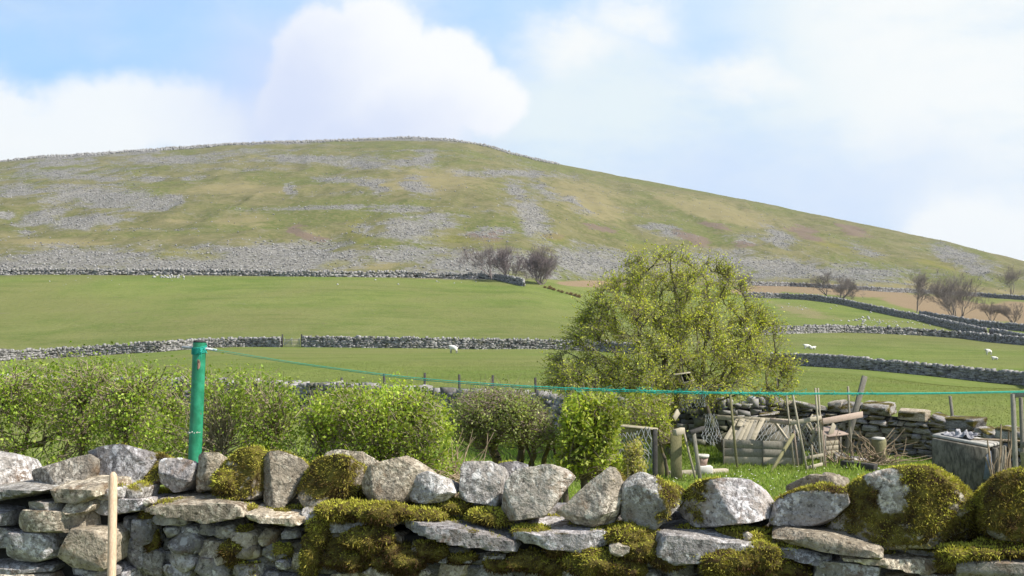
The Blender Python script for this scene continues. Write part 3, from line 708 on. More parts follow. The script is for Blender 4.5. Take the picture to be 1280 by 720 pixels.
# ------------------------------------------------------------------ sheep
def sheep_mat(dark):
    m, t, b, o = newmat('fleece'); tc = t.new('ShaderNodeTexCoord').outputs['Object']; s = t.new('ShaderNodeSeparateXYZ'); t.link(tc, s.inputs[0])
    head = t.ss(s.outputs[0], .47, .53); leg = t.ss(s.outputs[2], .30, .38, 1.0, 0.0)
    c = t.mix(t.noise(tc, 14, 4), (.62, .59, .52), (.78, .76, .70)); c = t.mix(t.m('MULTIPLY', t.m('MAXIMUM', head, leg), dark), c, (.06, .055, .05))
    t.link(c, b.inputs['Base Color']); return m
def sheep(x, y, yaw, label, lying=False, scale=1.0, dark=.9):
    b = hit(x, y, 60)
    lz = .30 if lying else 0.0
    v = [(-.35, 0, .68 - lz), (-.12, 0, .70 - lz), (.12, 0, .70 - lz), (.34, 0, .70 - lz), (.50, 0, .86 - lz), (.62, 0, .90 - lz), (.76, 0, .82 - lz), (-.50, 0, .62 - lz)]
    r = [.24, .27, .27, .23, .14, .11, .065, .06]
    e = [(0, 1), (1, 2), (2, 3), (3, 4), (4, 5), (5, 6), (0, 7)]
    for (px_, s) in ((-.35, 1), (-.35, -1), (.32, 1), (.32, -1)):
        k = len(v); j = 0 if px_ < 0 else 3
        if lying: v += [(px_, s * .2, .24), (px_ + .16, s * .24, .07), (px_ + .02, s * .24, .04)]
        else: v += [(px_, s * .13, .46), (px_ + (-.04 if px_ < 0 else .02), s * .13, .24), (px_, s * .13, .02)]
        r += [.09, .045, .04]; e += [(j, k), (k, k + 1), (k + 1, k + 2)]
    for s in (1, -1): v.append((.57, s * .17, .92 - lz)); r.append(.03); e.append((5, len(v) - 1))
    me = bpy.data.meshes.new('sheep'); me.from_pydata(v, e, []); o = link('sheep', me, None, sheep_mat(dark))
    m = o.modifiers.new('skin', 'SKIN'); m.use_smooth_shade = True
    for sv, rr in zip(me.skin_vertices[0].data, r): sv.radius = (rr, rr)
    me.skin_vertices[0].data[0].use_root = True
    s2 = o.modifiers.new('sub', 'SUBSURF'); s2.levels = 1; s2.render_levels = 2
    o.location = tuple(b); o.rotation_euler = (0, 0, math.radians(yaw)); o.scale = (scale * .82,) * 3
    return tag(o, label, 'sheep', 'sheep grazing in the fields')
sheep(567, 442, 160, 'white sheep with dark legs standing below the gate wall', False, 1.05, .7)
sheep(1010, 436, 175, 'white ewe lying beside a second one in the right pasture', True, 1.1, .2)
sheep(1016, 437, 10, 'white lamb lying against the ewe in the right pasture', True, .8, .2)
sheep(1236, 444, 190, 'cream sheep grazing above the dark pasture wall', False, .95, .4)
sheep(1244, 450, 170, 'small white sheep lying above the dark pasture wall', True, .75, .3)

# ------------------------------------------------------------------ stones shaped by cutting planes
def grid_box(a, b, c, cell):
    """points and quads on the surface of a box with half sizes a, b, c (shared corners merged)"""
    n = [max(2, int(round(2 * q / cell))) for q in (a, b, c)]
    key = {}; V = []; Fq = []
    def vid(i, j, k):
        t = (i, j, k)
        if t not in key:
            key[t] = len(V); V.append((a * (2 * i / n[0] - 1), b * (2 * j / n[1] - 1), c * (2 * k / n[2] - 1)))
        return key[t]
    for k in (0, n[2]):
        for i in range(n[0]):
            for j in range(n[1]):
                q = [vid(i, j, k), vid(i + 1, j, k), vid(i + 1, j + 1, k), vid(i, j + 1, k)]; Fq.append(q if k else q[::-1])
    for j in (0, n[1]):
        for i in range(n[0]):
            for k in range(n[2]):
                q = [vid(i, j, k), vid(i + 1, j, k), vid(i + 1, j, k + 1), vid(i, j, k + 1)]; Fq.append(q[::-1] if j else q)
    for i in (0, n[0]):
        for j in range(n[1]):
            for k in range(n[2]):
                q = [vid(i, j, k), vid(i, j + 1, k), vid(i, j + 1, k + 1), vid(i, j, k + 1)]; Fq.append(q if i else q[::-1])
    return np.array(V, float), np.array(Fq)
def cut_stone(planes, half, cell, p=26.0, rough=0.03, seed=0, fr=1.0, chips=0):
    V, Fq = grid_box(half[0], half[1], half[2], cell)
    N = np.array([q[0] for q in planes], float); N = N / np.linalg.norm(N, axis=1, keepdims=True); H = np.array([q[1] for q in planes], float)
    D = V @ N.T / H[None]; t = (np.clip(D, 0, None) ** p).sum(1) ** (-1.0 / p)
    V = V * t[:, None]
    if chips:
        rr = np.random.default_rng(seed + 5)
        for _ in range(chips):
            n = unit(rr.normal(size=3) * np.array([1, 1.2, 1])); q = V @ n; h = q.max() * rr.uniform(.79, .95); ex = q - h
            V = V - np.where(ex > 0, ex * .93, 0)[:, None] * n[None]
    s = max(half); dirn = unit(V)
    V = V + dirn * (fbm(V / (s * 0.75) * fr + seed * 3.1, seed, 4, 0.55) * rough * 1.6 * s)[:, None]
    rid = 1 - np.abs(fbm(V / (s * .38) + seed * 1.7, seed + 3, 3, .55)) * 2
    V = V - dirn * (np.clip(rid - .72, 0, 1) * rough * 1.5 * s)[:, None]
    V = V + (np.stack([fbm(V / (s * .22) * fr + seed + k * 9, seed + k, 3, .6) for k in range(3)], -1)) * rough * 0.55 * s
    return V, Fq
WALL_YAW = math.atan2(-0.9, 4.36)
def dwall(x): return 5.05 - 0.9 * x / 1280.0
WX = np.array([math.cos(WALL_YAW), math.sin(WALL_YAW), 0.0]); WY = np.array([-math.sin(WALL_YAW), math.cos(WALL_YAW), 0.0]); WZ = np.array([0, 0, 1.0])
def to_world(V, c): return c[None] + V[:, :1] * WX + V[:, 1:2] * WY + V[:, 2:3] * WZ
def normals_of(V, Fq):
    n = np.zeros_like(V); a = V[Fq[:, 1]] - V[Fq[:, 0]]; b = V[Fq[:, 3]] - V[Fq[:, 0]]; fn = np.cross(a, b)
    for k in range(4): np.add.at(n, Fq[:, k], fn)
    return unit(n)
MOSS = []                # (positions, normals, brownness) gathered for the moss blades
def gather_moss(V, Fq, m, dens, brown, lo=0.40):
    a = V[Fq[:, 0]]; fn = np.cross(V[Fq[:, 2]] - a, V[Fq[:, 3]] - V[Fq[:, 1]]); ar = np.linalg.norm(fn, axis=1) / 2; fn = unit(fn)
    mm = m[Fq].mean(1); exp = np.where(mm > lo, ar * dens * np.clip((mm - lo) * 4, 0, 1), 0)
    k = rng.poisson(exp); idx = np.repeat(np.arange(len(Fq)), k)
    if not len(idx): return
    u = rng.uniform(size=(len(idx), 2)); q = V[Fq[idx]]
    p = (q[:, 0] * ((1 - u[:, :1]) * (1 - u[:, 1:])) + q[:, 1] * (u[:, :1] * (1 - u[:, 1:])) + q[:, 2] * (u[:, :1] * u[:, 1:]) + q[:, 3] * ((1 - u[:, :1]) * u[:, 1:]))
    MOSS.append((p, fn[idx], np.full(len(idx), brown)))
def poly_area_c(p):
    x, y = p[:, 0], p[:, 1]; x2, y2 = np.roll(x, -1), np.roll(y, -1); a = (x * y2 - x2 * y).sum() / 2
    return a, np.array([((x + x2) * (x * y2 - x2 * y)).sum(), ((y + y2) * (x * y2 - x2 * y)).sum()]) / (6 * a)
def px_stone(name, poly, d, depth, parent, mat=M_STONE, front=None, cell=0.011, rough=0.036, p=26.0, moss=0.0, mossup=0.55, mossf=None, brown=0.3, seed=None, tilt=0.18, label=None, dens=20000):
    """a stone whose outline as seen from the yard follows poly (photo pixels) and whose front lies at distance d"""
    seed = int(rng.integers(0, 900)) if seed is None else seed
    r = random.Random(seed * 7 + 1)
    poly = np.array(poly, float); cx, cy = poly.mean(0)
    c0 = P(cx, cy, d)
    pts = np.array([[np.dot(P(x, y, d) - c0, [1, 0, 0]) / math.cos(WALL_YAW), (P(x, y, d) - c0)[2]] for x, y in poly])
    a, cen = poly_area_c(pts)
    if a < 0: pts = pts[::-1]
    pts = pts - cen
    c = c0 + WX * cen[0] + WZ * cen[1] + WY * depth / 2
    pl = []
    for k in range(len(pts)):
        e = pts[(k + 1) % len(pts)] - pts[k]; L = np.linalg.norm(e)
        if L < 1e-4: continue
        n = np.array([e[1], -e[0]]) / L; h = float(np.dot(n, pts[k]))
        if h < 0.004: h = 0.004
        j = r.uniform(-tilt, tilt); y0 = 0.0
        if n[1] > .25 and name == 'cope_stone': j = r.uniform(.22, .5) * n[1]; y0 = -depth * .28
        pl.append(((n[0], j, n[1]), max(.004, (h + j * y0) / math.sqrt(1 + j * j))))
    if front is None: front = [((r.uniform(-.25, .25), -1, r.uniform(-.1, .35)), 1.0)]
    for (n, f) in front: pl.append((n, depth / 2 * f))
    pl.append(((r.uniform(-.2, .2), 1, r.uniform(-.1, .2)), depth / 2))
    hx = np.abs(pts[:, 0]).max(); hz = np.abs(pts[:, 1]).max()
    V, Fq = cut_stone(pl, (hx, depth / 2, hz), cell, max(p, 9) * (1.9 if p > 12 else 1), rough, seed, chips=(11 if depth < .45 and p > 12 else 4))
    W = to_world(V, c); N = normals_of(W, Fq)
    nz = fbm(W * 7.0, 55, 4, .6)
    m = np.zeros(len(W))
    if moss > 0 or mossf is not None:
        m = moss + nz * 0.75 + mossup * (N[:, 2] - 0.35)
        if mossf is not None: m = m + mossf(W, N)
        gather_moss(W, Fq, m, dens, brown)
    o = mesh_np(name, W, Fq, mat, attrs={'moss': np.clip(m, 0, 1)}, smooth=True, loc=c)
    try: o.data.set_sharp_from_angle(angle=math.radians(38))
    except Exception: pass
    if label: o['label'] = label
    if parent is not None: place(o, parent)
    return o
def rect(x0, y0, x1, y1, j=2.5):
    q = lambda: rng.uniform(-j, j)
    w = x1 - x0; h = y1 - y0; cx = min(w * .16, h * .35, 7)
    return [(x0 + q() * .5, y0 + cx + q() * .4), (x0 + cx + q(), y0 + q() * .4), (x1 - cx + q(), y0 + q() * .4), (x1 + q() * .5, y0 + cx + q() * .4), (x1 + q() * .5, y1 - cx * .7), (x1 - cx + q(), y1 + q() * .4), (x0 + cx + q(), y1 + q() * .4), (x0 + q() * .5, y1 - cx * .7)]

# ------------------------------------------------------------------ the yard wall in the foreground
WALL = thing('dry_stone_wall', 'near mossy dry stone wall topped with upright boulders', 'wall', (0.0, 4.6, 0.0))
PIER = thing('dry_stone_wall', 'squarer block of near wall behind the wooden pole with flat bedded stones', 'wall', (-2.2, 4.9, 0.0))
def cope(poly, **kw):
    xm = np.mean([q[0] for q in poly]); dd = kw.pop('off', 0.17); dep = kw.pop('depth', 0.34); par = kw.pop('parent', WALL)
    ym = np.mean([q[1] for q in poly]); poly = [(x, y + (7 if xm > 560 and y < ym else 0)) for x, y in poly]
    return px_stone('cope_stone', poly, dwall(xm) + dd, dep, par, **kw)
L_, R_, U_, D_ = (-.75, -1, 0), (.8, -1, 0.05), (0, -1, .75), (0, -1, -.5)
# left part: bedded coping of the block
cope([(-40, 566), (2, 567), (12, 578), (19, 600), (16, 613), (-40, 616)], mat=M_PALE, parent=PIER, off=.10, rough=.03)
cope([(19, 592), (30, 585), (62, 577), (96, 563), (112, 572), (114, 604), (80, 613), (34, 614), (21, 606)], mat=M_PALE, parent=PIER, off=.08, front=[((.1, -1, .45), .85), ((-.9, -1, -.1), 1.15)], rough=.03)
cope([(92, 558), (104, 553), (150, 560), (186, 556), (196, 571), (182, 596), (168, 606), (120, 605), (110, 585)], mat=M_PALE, off=.16, front=[((-.35, -1, .15), 1.0), ((.7, -1, .1), 1.0), ((0, -1, .9), 1.2)], moss=.12, mossup=.5, brown=.55, rough=.035)
px_stone('cope_slab', [(-40, 609), (8, 610), (56, 606), (58, 620), (20, 628), (-40, 630)], dwall(0) - .10, .5, PIER, M_PALE, rough=.012)
px_stone('cope_slab', [(54, 606), (100, 603), (126, 605), (128, 616), (112, 623), (58, 624)], dwall(90) - .10, .5, PIER, M_PALE, rough=.014)
for (x0, y0, x1, y1, mt) in ((-30, 636, 15, 659, M_PALE), (20, 632, 70, 646, M_STONE), (71, 630, 108, 642, M_PALE), (14, 643, 106, 668, M_PALE), (67, 664, 134, 709, M_DARKSTONE), (-4, 669, 66, 704, M_PALE), (-40, 662, 12, 690, M_STONE), (-30, 705, 64, 719, M_PALE), (66, 711, 138, 727, M_STONE), (-40, 721, 60, 748, M_PALE), (62, 729, 136, 752, M_STONE)):
    px_stone('stone', rect(x0, y0, x1, y1, 3), dwall((x0 + x1) / 2) - .10 + rng.uniform(-.03, .03), .34, PIER, mt, rough=.022, cell=.014, tilt=.1, front=[((rng.uniform(-.2, .2), -1, rng.uniform(-.1, .3)), 1.0), ((rng.uniform(-.5, .5), -1, rng.uniform(-.5, .6)), 1.04)])
# main coping, left to right
cope([(167, 588), (178, 574), (196, 570), (206, 576), (205, 600), (190, 610), (170, 606)], mat=M_STONE, moss=.55, mossup=.5, brown=.5, off=.22)
cope([(186, 592), (192, 578), (215, 573), (234, 577), (236, 600), (230, 617), (200, 622), (187, 616)], mat=M_STONE, off=.15, front=[((.1, -1, .55), .8), ((-.2, -1, -.75), .95)], rough=.04)
cope([(233, 612), (236, 580), (250, 570), (274, 571), (278, 590), (262, 618), (244, 622)], mat=M_STONE, off=.18, front=[((-.5, -1, .2), .9), ((.5, -1, .2), 1.0)], moss=.1, brown=.5)
cope([(256, 612), (268, 584), (292, 568), (318, 560), (330, 574), (330, 620), (312, 632), (262, 628)], mat=M_STONE, off=.16, moss=.78, mossup=.35, brown=.28, rough=.05)
cope([(318, 632), (316, 585), (325, 569), (346, 566), (368, 573), (380, 583), (372, 606), (346, 633)], mat=M_STONE, off=.14, front=[((-.65, -1, .1), .85), ((.35, -1, .35), .85)], moss=.25, mossup=.7, brown=.4)
cope([(392, 576), (410, 570), (452, 571), (468, 580), (466, 600), (400, 600)], mat=M_PALE, off=.36)
cope([(366, 628), (372, 592), (384, 576), (420, 573), (438, 578), (443, 604), (438, 634), (400, 640), (372, 638)], mat=M_STONE, off=.12, moss=.70, mossup=.3, brown=.45, rough=.05, front=[((-.3, -1, .3), .95), ((.4, -1, -.1), 1.0)])
cope([(439, 608), (452, 588), (470, 575), (492, 567), (508, 571), (534, 588), (530, 606), (502, 634), (472, 637), (442, 634)], mat=M_STONE, off=.10, front=[((-.95, -1, .05), .98), ((.12, -1, .25), .78)], rough=.022)
cope([(498, 606), (508, 593), (522, 589), (560, 600), (567, 616), (548, 630), (512, 632), (499, 622)], mat=M_PALE, off=.10, front=[((0, -1, .5), .8), ((.1, -1, -.4), 1.0)], rough=.045)
cope([(564, 624), (565, 594), (576, 573), (608, 571), (626, 578), (628, 600), (624, 634), (604, 634), (572, 628)], mat=M_STONE, off=.14, front=[((.15, -1, .1), .82), ((0, -1, .95), .95)], rough=.035)
cope([(606, 640), (608, 580), (640, 574), (660, 580), (640, 640)], mat=M_STONE, off=.32, rough=.03, moss=.1)
cope([(618, 640), (621, 600), (641, 583), (680, 575), (706, 578), (719, 590), (698, 622), (674, 654), (632, 661)], mat=M_STONE, off=.05, front=[((-.05, -1, .28), .8), ((.8, -1, .1), 1.0)], rough=.022)
cope([(670, 657), (700, 630), (735, 597), (756, 576), (767, 575), (776, 592), (780, 612), (764, 661), (720, 664)], mat=M_STONE, off=.03, front=[((-.25, -1, .35), .75), ((.95, -1, .15), .9)], rough=.028, moss=-.05, mossf=lambda W, N: np.clip((N[:, 0] - .35) * 2.5, 0, .7), brown=.55)
cope([(771, 650), (773, 606), (784, 591), (797, 585), (830, 594), (860, 606), (852, 630), (824, 660), (780, 660)], mat=M_PALE, off=.05, front=[((-.35, -1, -.12), .85), ((.25, -1, .85), .9)], rough=.024, moss=.0, mossf=lambda W, N: np.clip((W[:, 0] - P(812, 620, 4.5)[0]) * 8, -.3, .62), brown=.25)
cope([(846, 650), (853, 612), (872, 600), (905, 593), (926, 592), (960, 602), (974, 626), (966, 656), (900, 669), (856, 664)], mat=M_STONE, off=.04, depth=.4, front=[((-.55, -1, .05), .85), ((.35, -1, .45), .85)], rough=.03, moss=.05, mossf=lambda W, N: np.clip((P(905, 620, 4.5)[0] - W[:, 0]) * 9, -.4, .8), brown=.4)
cope([(980, 614), (999, 598), (1034, 587), (1062, 595), (1068, 610), (1040, 625), (990, 625)], mat=M_DARKSTONE, off=.40, rough=.03)
cope([(966, 652), (972, 625), (996, 607), (1030, 602), (1056, 612), (1060, 640), (1040, 660), (990, 662)], mat=M_PALE, off=.10, moss=.56, mossup=.6, brown=.2, rough=.03)
cope([(1034, 680), (1040, 640), (1058, 606), (1095, 585), (1150, 577), (1195, 580), (1230, 594), (1246, 620), (1244, 668), (1226, 690), (1120, 698), (1050, 694)], mat=M_STONE, off=.0, depth=.5, p=9.0, front=[((-.2, -1, .1), .9), ((-.85, -1, .2), 1.05), ((.6, -1, .15), 1.05)], rough=.03, moss=.93, mossup=.40, brown=.34, mossf=lambda W, N: -1.1 * np.exp(-(((W - P(1092, 588, 4.4)) / np.array([.075, .5, .05])) ** 2).sum(1)) - 1.2 * np.exp(-(((W - P(1125, 628, 4.2)) / np.array([.05, .3, .06])) ** 2).sum(1)))
cope([(1238, 670), (1240, 610), (1254, 592), (1300, 584), (1340, 600), (1340, 680), (1260, 686)], mat=M_STONE, off=.02, depth=.5, p=9.0, moss=.84, mossup=.4, brown=.38, rough=.03)
# slabs of the through band
def slab(poly, mat=M_STONE, off=0.0, depth=.5, parent=WALL, **kw):
    xm = np.mean([q[0] for q in poly]); kw.setdefault('rough', .011); kw.setdefault('p', 34.0); kw.setdefault('tilt', .08)
    return px_stone('slab', poly, dwall(xm) + off, depth, parent, mat, **kw)
FR = [((.05, -1, .05), 1.0)]
slab([(103, 630), (120, 627), (178, 628), (182, 642), (150, 647), (112, 644)], M_PALE, .02, moss=.1, brown=.3, front=FR)
slab([(176, 630), (230, 627), (300, 634), (306, 648), (262, 657), (205, 650), (180, 645)], M_PALE, .0, moss=.05, mossup=.5, brown=.25, front=FR)
slab([(300, 638), (340, 641), (378, 644), (380, 654), (345, 660), (302, 658)], M_PALE, .0, moss=.12, mossup=.55, brown=.25, front=FR)
slab([(372, 640), (420, 636), (495, 642), (498, 660), (440, 664), (380, 660)], M_STONE, .06, moss=.42, mossup=.6, brown=.3, front=FR)
slab([(494, 652), (520, 649), (560, 656), (600, 664), (640, 668), (645, 684), (600, 690), (560, 680), (505, 674)], M_DARKSTONE, .0, moss=.08, mossup=.55, brown=.28, front=FR, rough=.016)
slab([(638, 668), (700, 664), (762, 668), (764, 684), (728, 698), (690, 692), (640, 688)], M_PALE, .0, moss=.12, mossup=.55, brown=.3, front=FR)
slab([(756, 672), (790, 668), (822, 672), (822, 686), (790, 690), (758, 686)], M_STONE, .05, moss=.45, mossup=.6, brown=.22, front=FR)
slab([(812, 676), (840, 671), (900, 672), (952, 678), (955, 694), (900, 704), (842, 708), (816, 694)], M_PALE, -.02, moss=-.05, mossup=.5, brown=.25, front=FR)
slab([(930, 682), (960, 676), (1000, 680), (1000, 698), (950, 702)], M_STONE, .08, moss=.5, mossup=.6, brown=.22, front=FR)
slab([(968, 674), (985, 668), (1050, 671), (1104, 683), (1102, 692), (1050, 692), (985, 687), (969, 682)], M_STONE, -.03, depth=.3, p=14.0, rough=.016)
slab([(962, 690), (1000, 688), (1040, 694), (1038, 704), (1000, 706), (963, 698)], M_PALE, -.02, depth=.3)
slab([(1050, 696), (1090, 693), (1184, 700), (1186, 717), (1160, 722), (1110, 714), (1052, 706)], M_PALE, -.01, front=FR)
slab([(1100, 688), (1180, 686), (1280, 690), (1340, 694), (1340, 706), (1190, 704), (1104, 700)], M_STONE, .12, moss=.5, mossup=.6, brown=.2, front=FR)
slab([(1200, 704), (1250, 701), (1340, 704), (1340, 730), (1202, 730)], M_DARKSTONE, -.02, front=FR)
slab([(1020, 712), (1060, 709), (1106, 714), (1104, 728), (1022, 728)], M_PALE, -.01, front=FR)
px_stone('stone', [(760, 684), (772, 680), (788, 684), (786, 694), (772, 699), (761, 693)], dwall(770) - .04, .10, WALL, M_PALE, rough=.05, cell=.006)
px_stone('stone', [(928, 668), (934, 665), (940, 669), (938, 675), (929, 675)], dwall(934) + .06, .05, WALL, M_PALE, rough=.05, cell=.006)
px_stone('stone', [(116, 612), (132, 608), (150, 614), (148, 628), (118, 628)], dwall(130) - .02, .22, WALL, M_STONE, moss=.1, brown=.6)
px_stone('stone', [(148, 612), (164, 606), (176, 612), (172, 626), (150, 628)], dwall(160) + .05, .2, WALL, M_PALE, moss=.2, brown=.25)
px_stone('stone', [(175, 627), (182, 624), (190, 630), (180, 634)], dwall(180) - .0, .06, WALL, M_PALE, cell=.006)
# face stones below the slabs
FACE = [(187, 647, 231, 660), (200, 658, 222, 672), (220, 656, 249, 677), (247, 653, 266, 673), (265, 656, 292, 671), (200, 671, 250, 693), (146, 670, 179, 713), (164, 687, 204, 722), (245, 675, 287, 706), (205, 693, 247, 712), (238, 701, 287, 724), (147, 648, 161, 670), (160, 650, 186, 682), (194, 709, 238, 726), (140, 712, 166, 730), (288, 664, 320, 684), (290, 686, 322, 704), (286, 706, 330, 726),
        (321, 664, 345, 681), (346, 662, 372, 676), (325, 684, 356, 700), (343, 701, 357, 713), (322, 713, 352, 728), (374, 668, 404, 690), (408, 667, 436, 682), (440, 668, 470, 684), (362, 694, 402, 716), (414, 690, 440, 706), (446, 690, 486, 708), (472, 670, 500, 688), (495, 706, 536, 726), (507, 680, 538, 698), (540, 692, 561, 706), (564, 691, 588, 707), (602, 692, 628, 708), (538, 708, 590, 728), (591, 710, 642, 730), (630, 694, 652, 708), (400, 712, 450, 730), (452, 712, 494, 730),
        (644, 712, 690, 732), (655, 698, 684, 712), (690, 700, 720, 714), (694, 716, 740, 734), (724, 702, 764, 716), (742, 718, 790, 736), (768, 700, 800, 714), (793, 716, 830, 734), (802, 698, 830, 714), (832, 710, 874, 730), (876, 706, 920, 724), (922, 706, 962, 722), (878, 726, 930, 742), (964, 706, 1016, 726), (934, 724, 980, 742), (1040, 700, 1060, 710), (1108, 718, 1150, 738), (1152, 722, 1200, 742), (984, 728, 1040, 746), (1042, 730, 1106, 750)]
for (x0, y0, x1, y1) in FACE:
    xm = (x0 + x1) / 2
    px_stone('stone', rect(x0, y0, x1, y1, 2.5), dwall(xm) + .05 + rng.uniform(-.025, .03), .22, WALL, [M_STONE, M_STONE, M_PALE, M_DARKSTONE][int(rng.integers(0, 4))], rough=.028, cell=.011, tilt=.15, moss=(0.12 if 250 < xm < 1000 else -.15), mossup=.3, brown=.75,
             front=[((rng.uniform(-.25, .25), -1, rng.uniform(-.2, .3)), 1.0), ((rng.uniform(-.7, .7), -1, rng.uniform(-.6, .6)), 1.05)])
def lower_courses():                                # rest of the wall down to its foot
    z = 1.42; row = 0
    a, b = P(-60, 700, dwall(-60)), P(1350, 700, dwall(1350)); L = np.linalg.norm((b - a)[:2])
    proto = []
    for k in range(10):
        V, Fq = cut_stone([((1, rng.uniform(-.15, .15), rng.uniform(-.15, .15)), .5), ((-1, rng.uniform(-.15, .15), rng.uniform(-.15, .15)), .5), ((rng.uniform(-.1, .1), rng.uniform(-.1, .1), 1), .5), ((rng.uniform(-.1, .1), 0, -1), .5), ((rng.uniform(-.2, .2), -1, rng.uniform(-.2, .2)), .5), ((0, 1, 0), .5)], (.5, .5, .5), .2, 18, .05, k)
        o = mesh_np('stone', V, Fq, M_STONE, smooth=True); me = o.data; bpy.data.objects.remove(o); proto.append(me)
    while z > 0.02:
        h = min(rng.uniform(.06, .12), z); s = -rng.uniform(0, .2)
        while s < L:
            l = rng.uniform(.10, .26); c = a + WX * (s + l / 2) + WY * ((.26 if z > 1.1 else .2) + rng.uniform(-.02, .02)); c[2] = z - h / 2
            o = link('stone', proto[int(rng.integers(0, 10))], None); o.location = c; o.scale = (l * 1.02, .24, h * 1.02); o.rotation_euler = (0, rng.normal() * .03, WALL_YAW + rng.normal() * .04)
            place(o, WALL); s += l
        z -= h
lower_courses()
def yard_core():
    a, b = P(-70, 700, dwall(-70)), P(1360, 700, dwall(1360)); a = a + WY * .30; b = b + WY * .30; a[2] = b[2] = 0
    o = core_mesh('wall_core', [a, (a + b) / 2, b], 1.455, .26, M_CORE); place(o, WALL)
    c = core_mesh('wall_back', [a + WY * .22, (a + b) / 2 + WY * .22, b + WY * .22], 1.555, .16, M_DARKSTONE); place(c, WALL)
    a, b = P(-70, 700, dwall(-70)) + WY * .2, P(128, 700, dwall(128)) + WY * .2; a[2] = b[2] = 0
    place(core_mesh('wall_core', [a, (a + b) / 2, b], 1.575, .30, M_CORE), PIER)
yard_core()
# moss cushions on ledge and face: (x, y, rx, ry, offset in front of the wall line, brownness)
for (x, y, rx, ry, off, br) in [(255, 634, 32, 8, .10, .2), (300, 638, 20, 6, .06, .2), (345, 641, 26, 6, .12, .3), (425, 640, 36, 11, .02, .22), (470, 642, 36, 12, .0, .3), (520, 645, 30, 10, .08, .2), (560, 634, 24, 8, .16, .15), (610, 648, 26, 9, .10, .2),
        (395, 668, 16, 22, .0, .35), (382, 700, 14, 28, .0, .3), (345, 690, 16, 10, .05, .6), (455, 676, 30, 18, -.01, .6), (440, 700, 36, 16, .03, .85), (490, 700, 34, 18, .03, .9), (530, 690, 22, 14, .03, .9), (415, 690, 18, 14, .02, .85), (575, 700, 20, 8, .05, .85), (620, 706, 24, 10, .05, .85),
        (660, 665, 26, 6, .04, .2), (693, 684, 16, 12, -.01, .55), (660, 705, 30, 14, .03, .75), (745, 668, 26, 8, .10, .15), (785, 672, 34, 12, .04, .12), (800, 690, 26, 16, -.02, .2), (742, 706, 36, 18, -.01, .18), (775, 712, 26, 14, -.02, .3), (690, 712, 20, 12, .02, .6), (835, 702, 24, 10, -.02, .3),
        (868, 692, 20, 8, -.02, .2), (905, 706, 34, 18, -.04, .12), (950, 700, 36, 16, -.02, .12), (985, 690, 22, 10, .02, .2), (930, 672, 34, 8, .10, .2), (860, 668, 22, 7, .12, .18), (1085, 690, 30, 10, .08, .15), (1215, 694, 36, 10, -.02, .1), (1262, 690, 40, 9, .02, .12), (1190, 706, 14, 14, -.02, .5), (980, 715, 30, 12, .0, .7), (1000, 700, 24, 8, .03, .85),
        (285, 690, 18, 18, .03, .7), (300, 670, 12, 12, .04, .6), (176, 655, 9, 24, .04, .6), (183, 678, 9, 14, .05, .65), (275, 605, 18, 16, .1, .2), (205, 636, 22, 4, .03, .15), (125, 668, 16, 26, .06, .9)]:
    d = dwall(x) + off; c = P(x, y, d) + WY * .05; sx, sz = rx / F * d, ry / F * d
    V, Fq = grid_box(sx, max(.04, min(sx * .7, .11)), sz, .012); V = unit(V / np.array([sx, max(.04, min(sx * .7, .11)), sz])) * np.array([sx, max(.04, min(sx * .7, .11)), sz])
    V = V * (1 + .75 * fbm(V / .07 + x, 77, 4, .65))[:, None]
    W = to_world(V, c)
    mm = np.ones(len(W)); gather_moss(W, Fq, mm, 20000, br)
    o = mesh_np('moss_cushion', W, Fq, None, smooth=True, loc=c, attrs={'moss': mm}); o.data.materials.append(M_STONE); place(o, WALL)
def moss_blades():
    p = np.concatenate([m[0] for m in MOSS]); nn = np.concatenate([m[1] for m in MOSS]); br = np.concatenate([m[2] for m in MOSS]); n = len(p)
    d = unit(nn + rng.normal(size=(n, 3)) * .55 + np.array([0, -.05, -.25]) * (1 - np.abs(nn[:, 2:3])))
    L = rng.uniform(.006, .015, n) * (1 + .5 * vnoise(p * 14, 5)); hang = (nn[:, 2] < .1); L = L * np.where(hang, 1.5, 1.0)
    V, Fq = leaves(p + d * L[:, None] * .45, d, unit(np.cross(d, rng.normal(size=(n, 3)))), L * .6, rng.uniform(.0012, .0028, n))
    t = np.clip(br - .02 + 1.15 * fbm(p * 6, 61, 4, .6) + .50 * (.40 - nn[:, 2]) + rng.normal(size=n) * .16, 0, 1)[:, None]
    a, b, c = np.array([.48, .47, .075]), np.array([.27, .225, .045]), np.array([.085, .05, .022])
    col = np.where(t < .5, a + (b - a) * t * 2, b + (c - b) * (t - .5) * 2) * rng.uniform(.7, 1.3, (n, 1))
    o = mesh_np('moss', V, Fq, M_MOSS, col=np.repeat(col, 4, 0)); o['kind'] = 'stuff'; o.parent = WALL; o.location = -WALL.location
moss_blades()

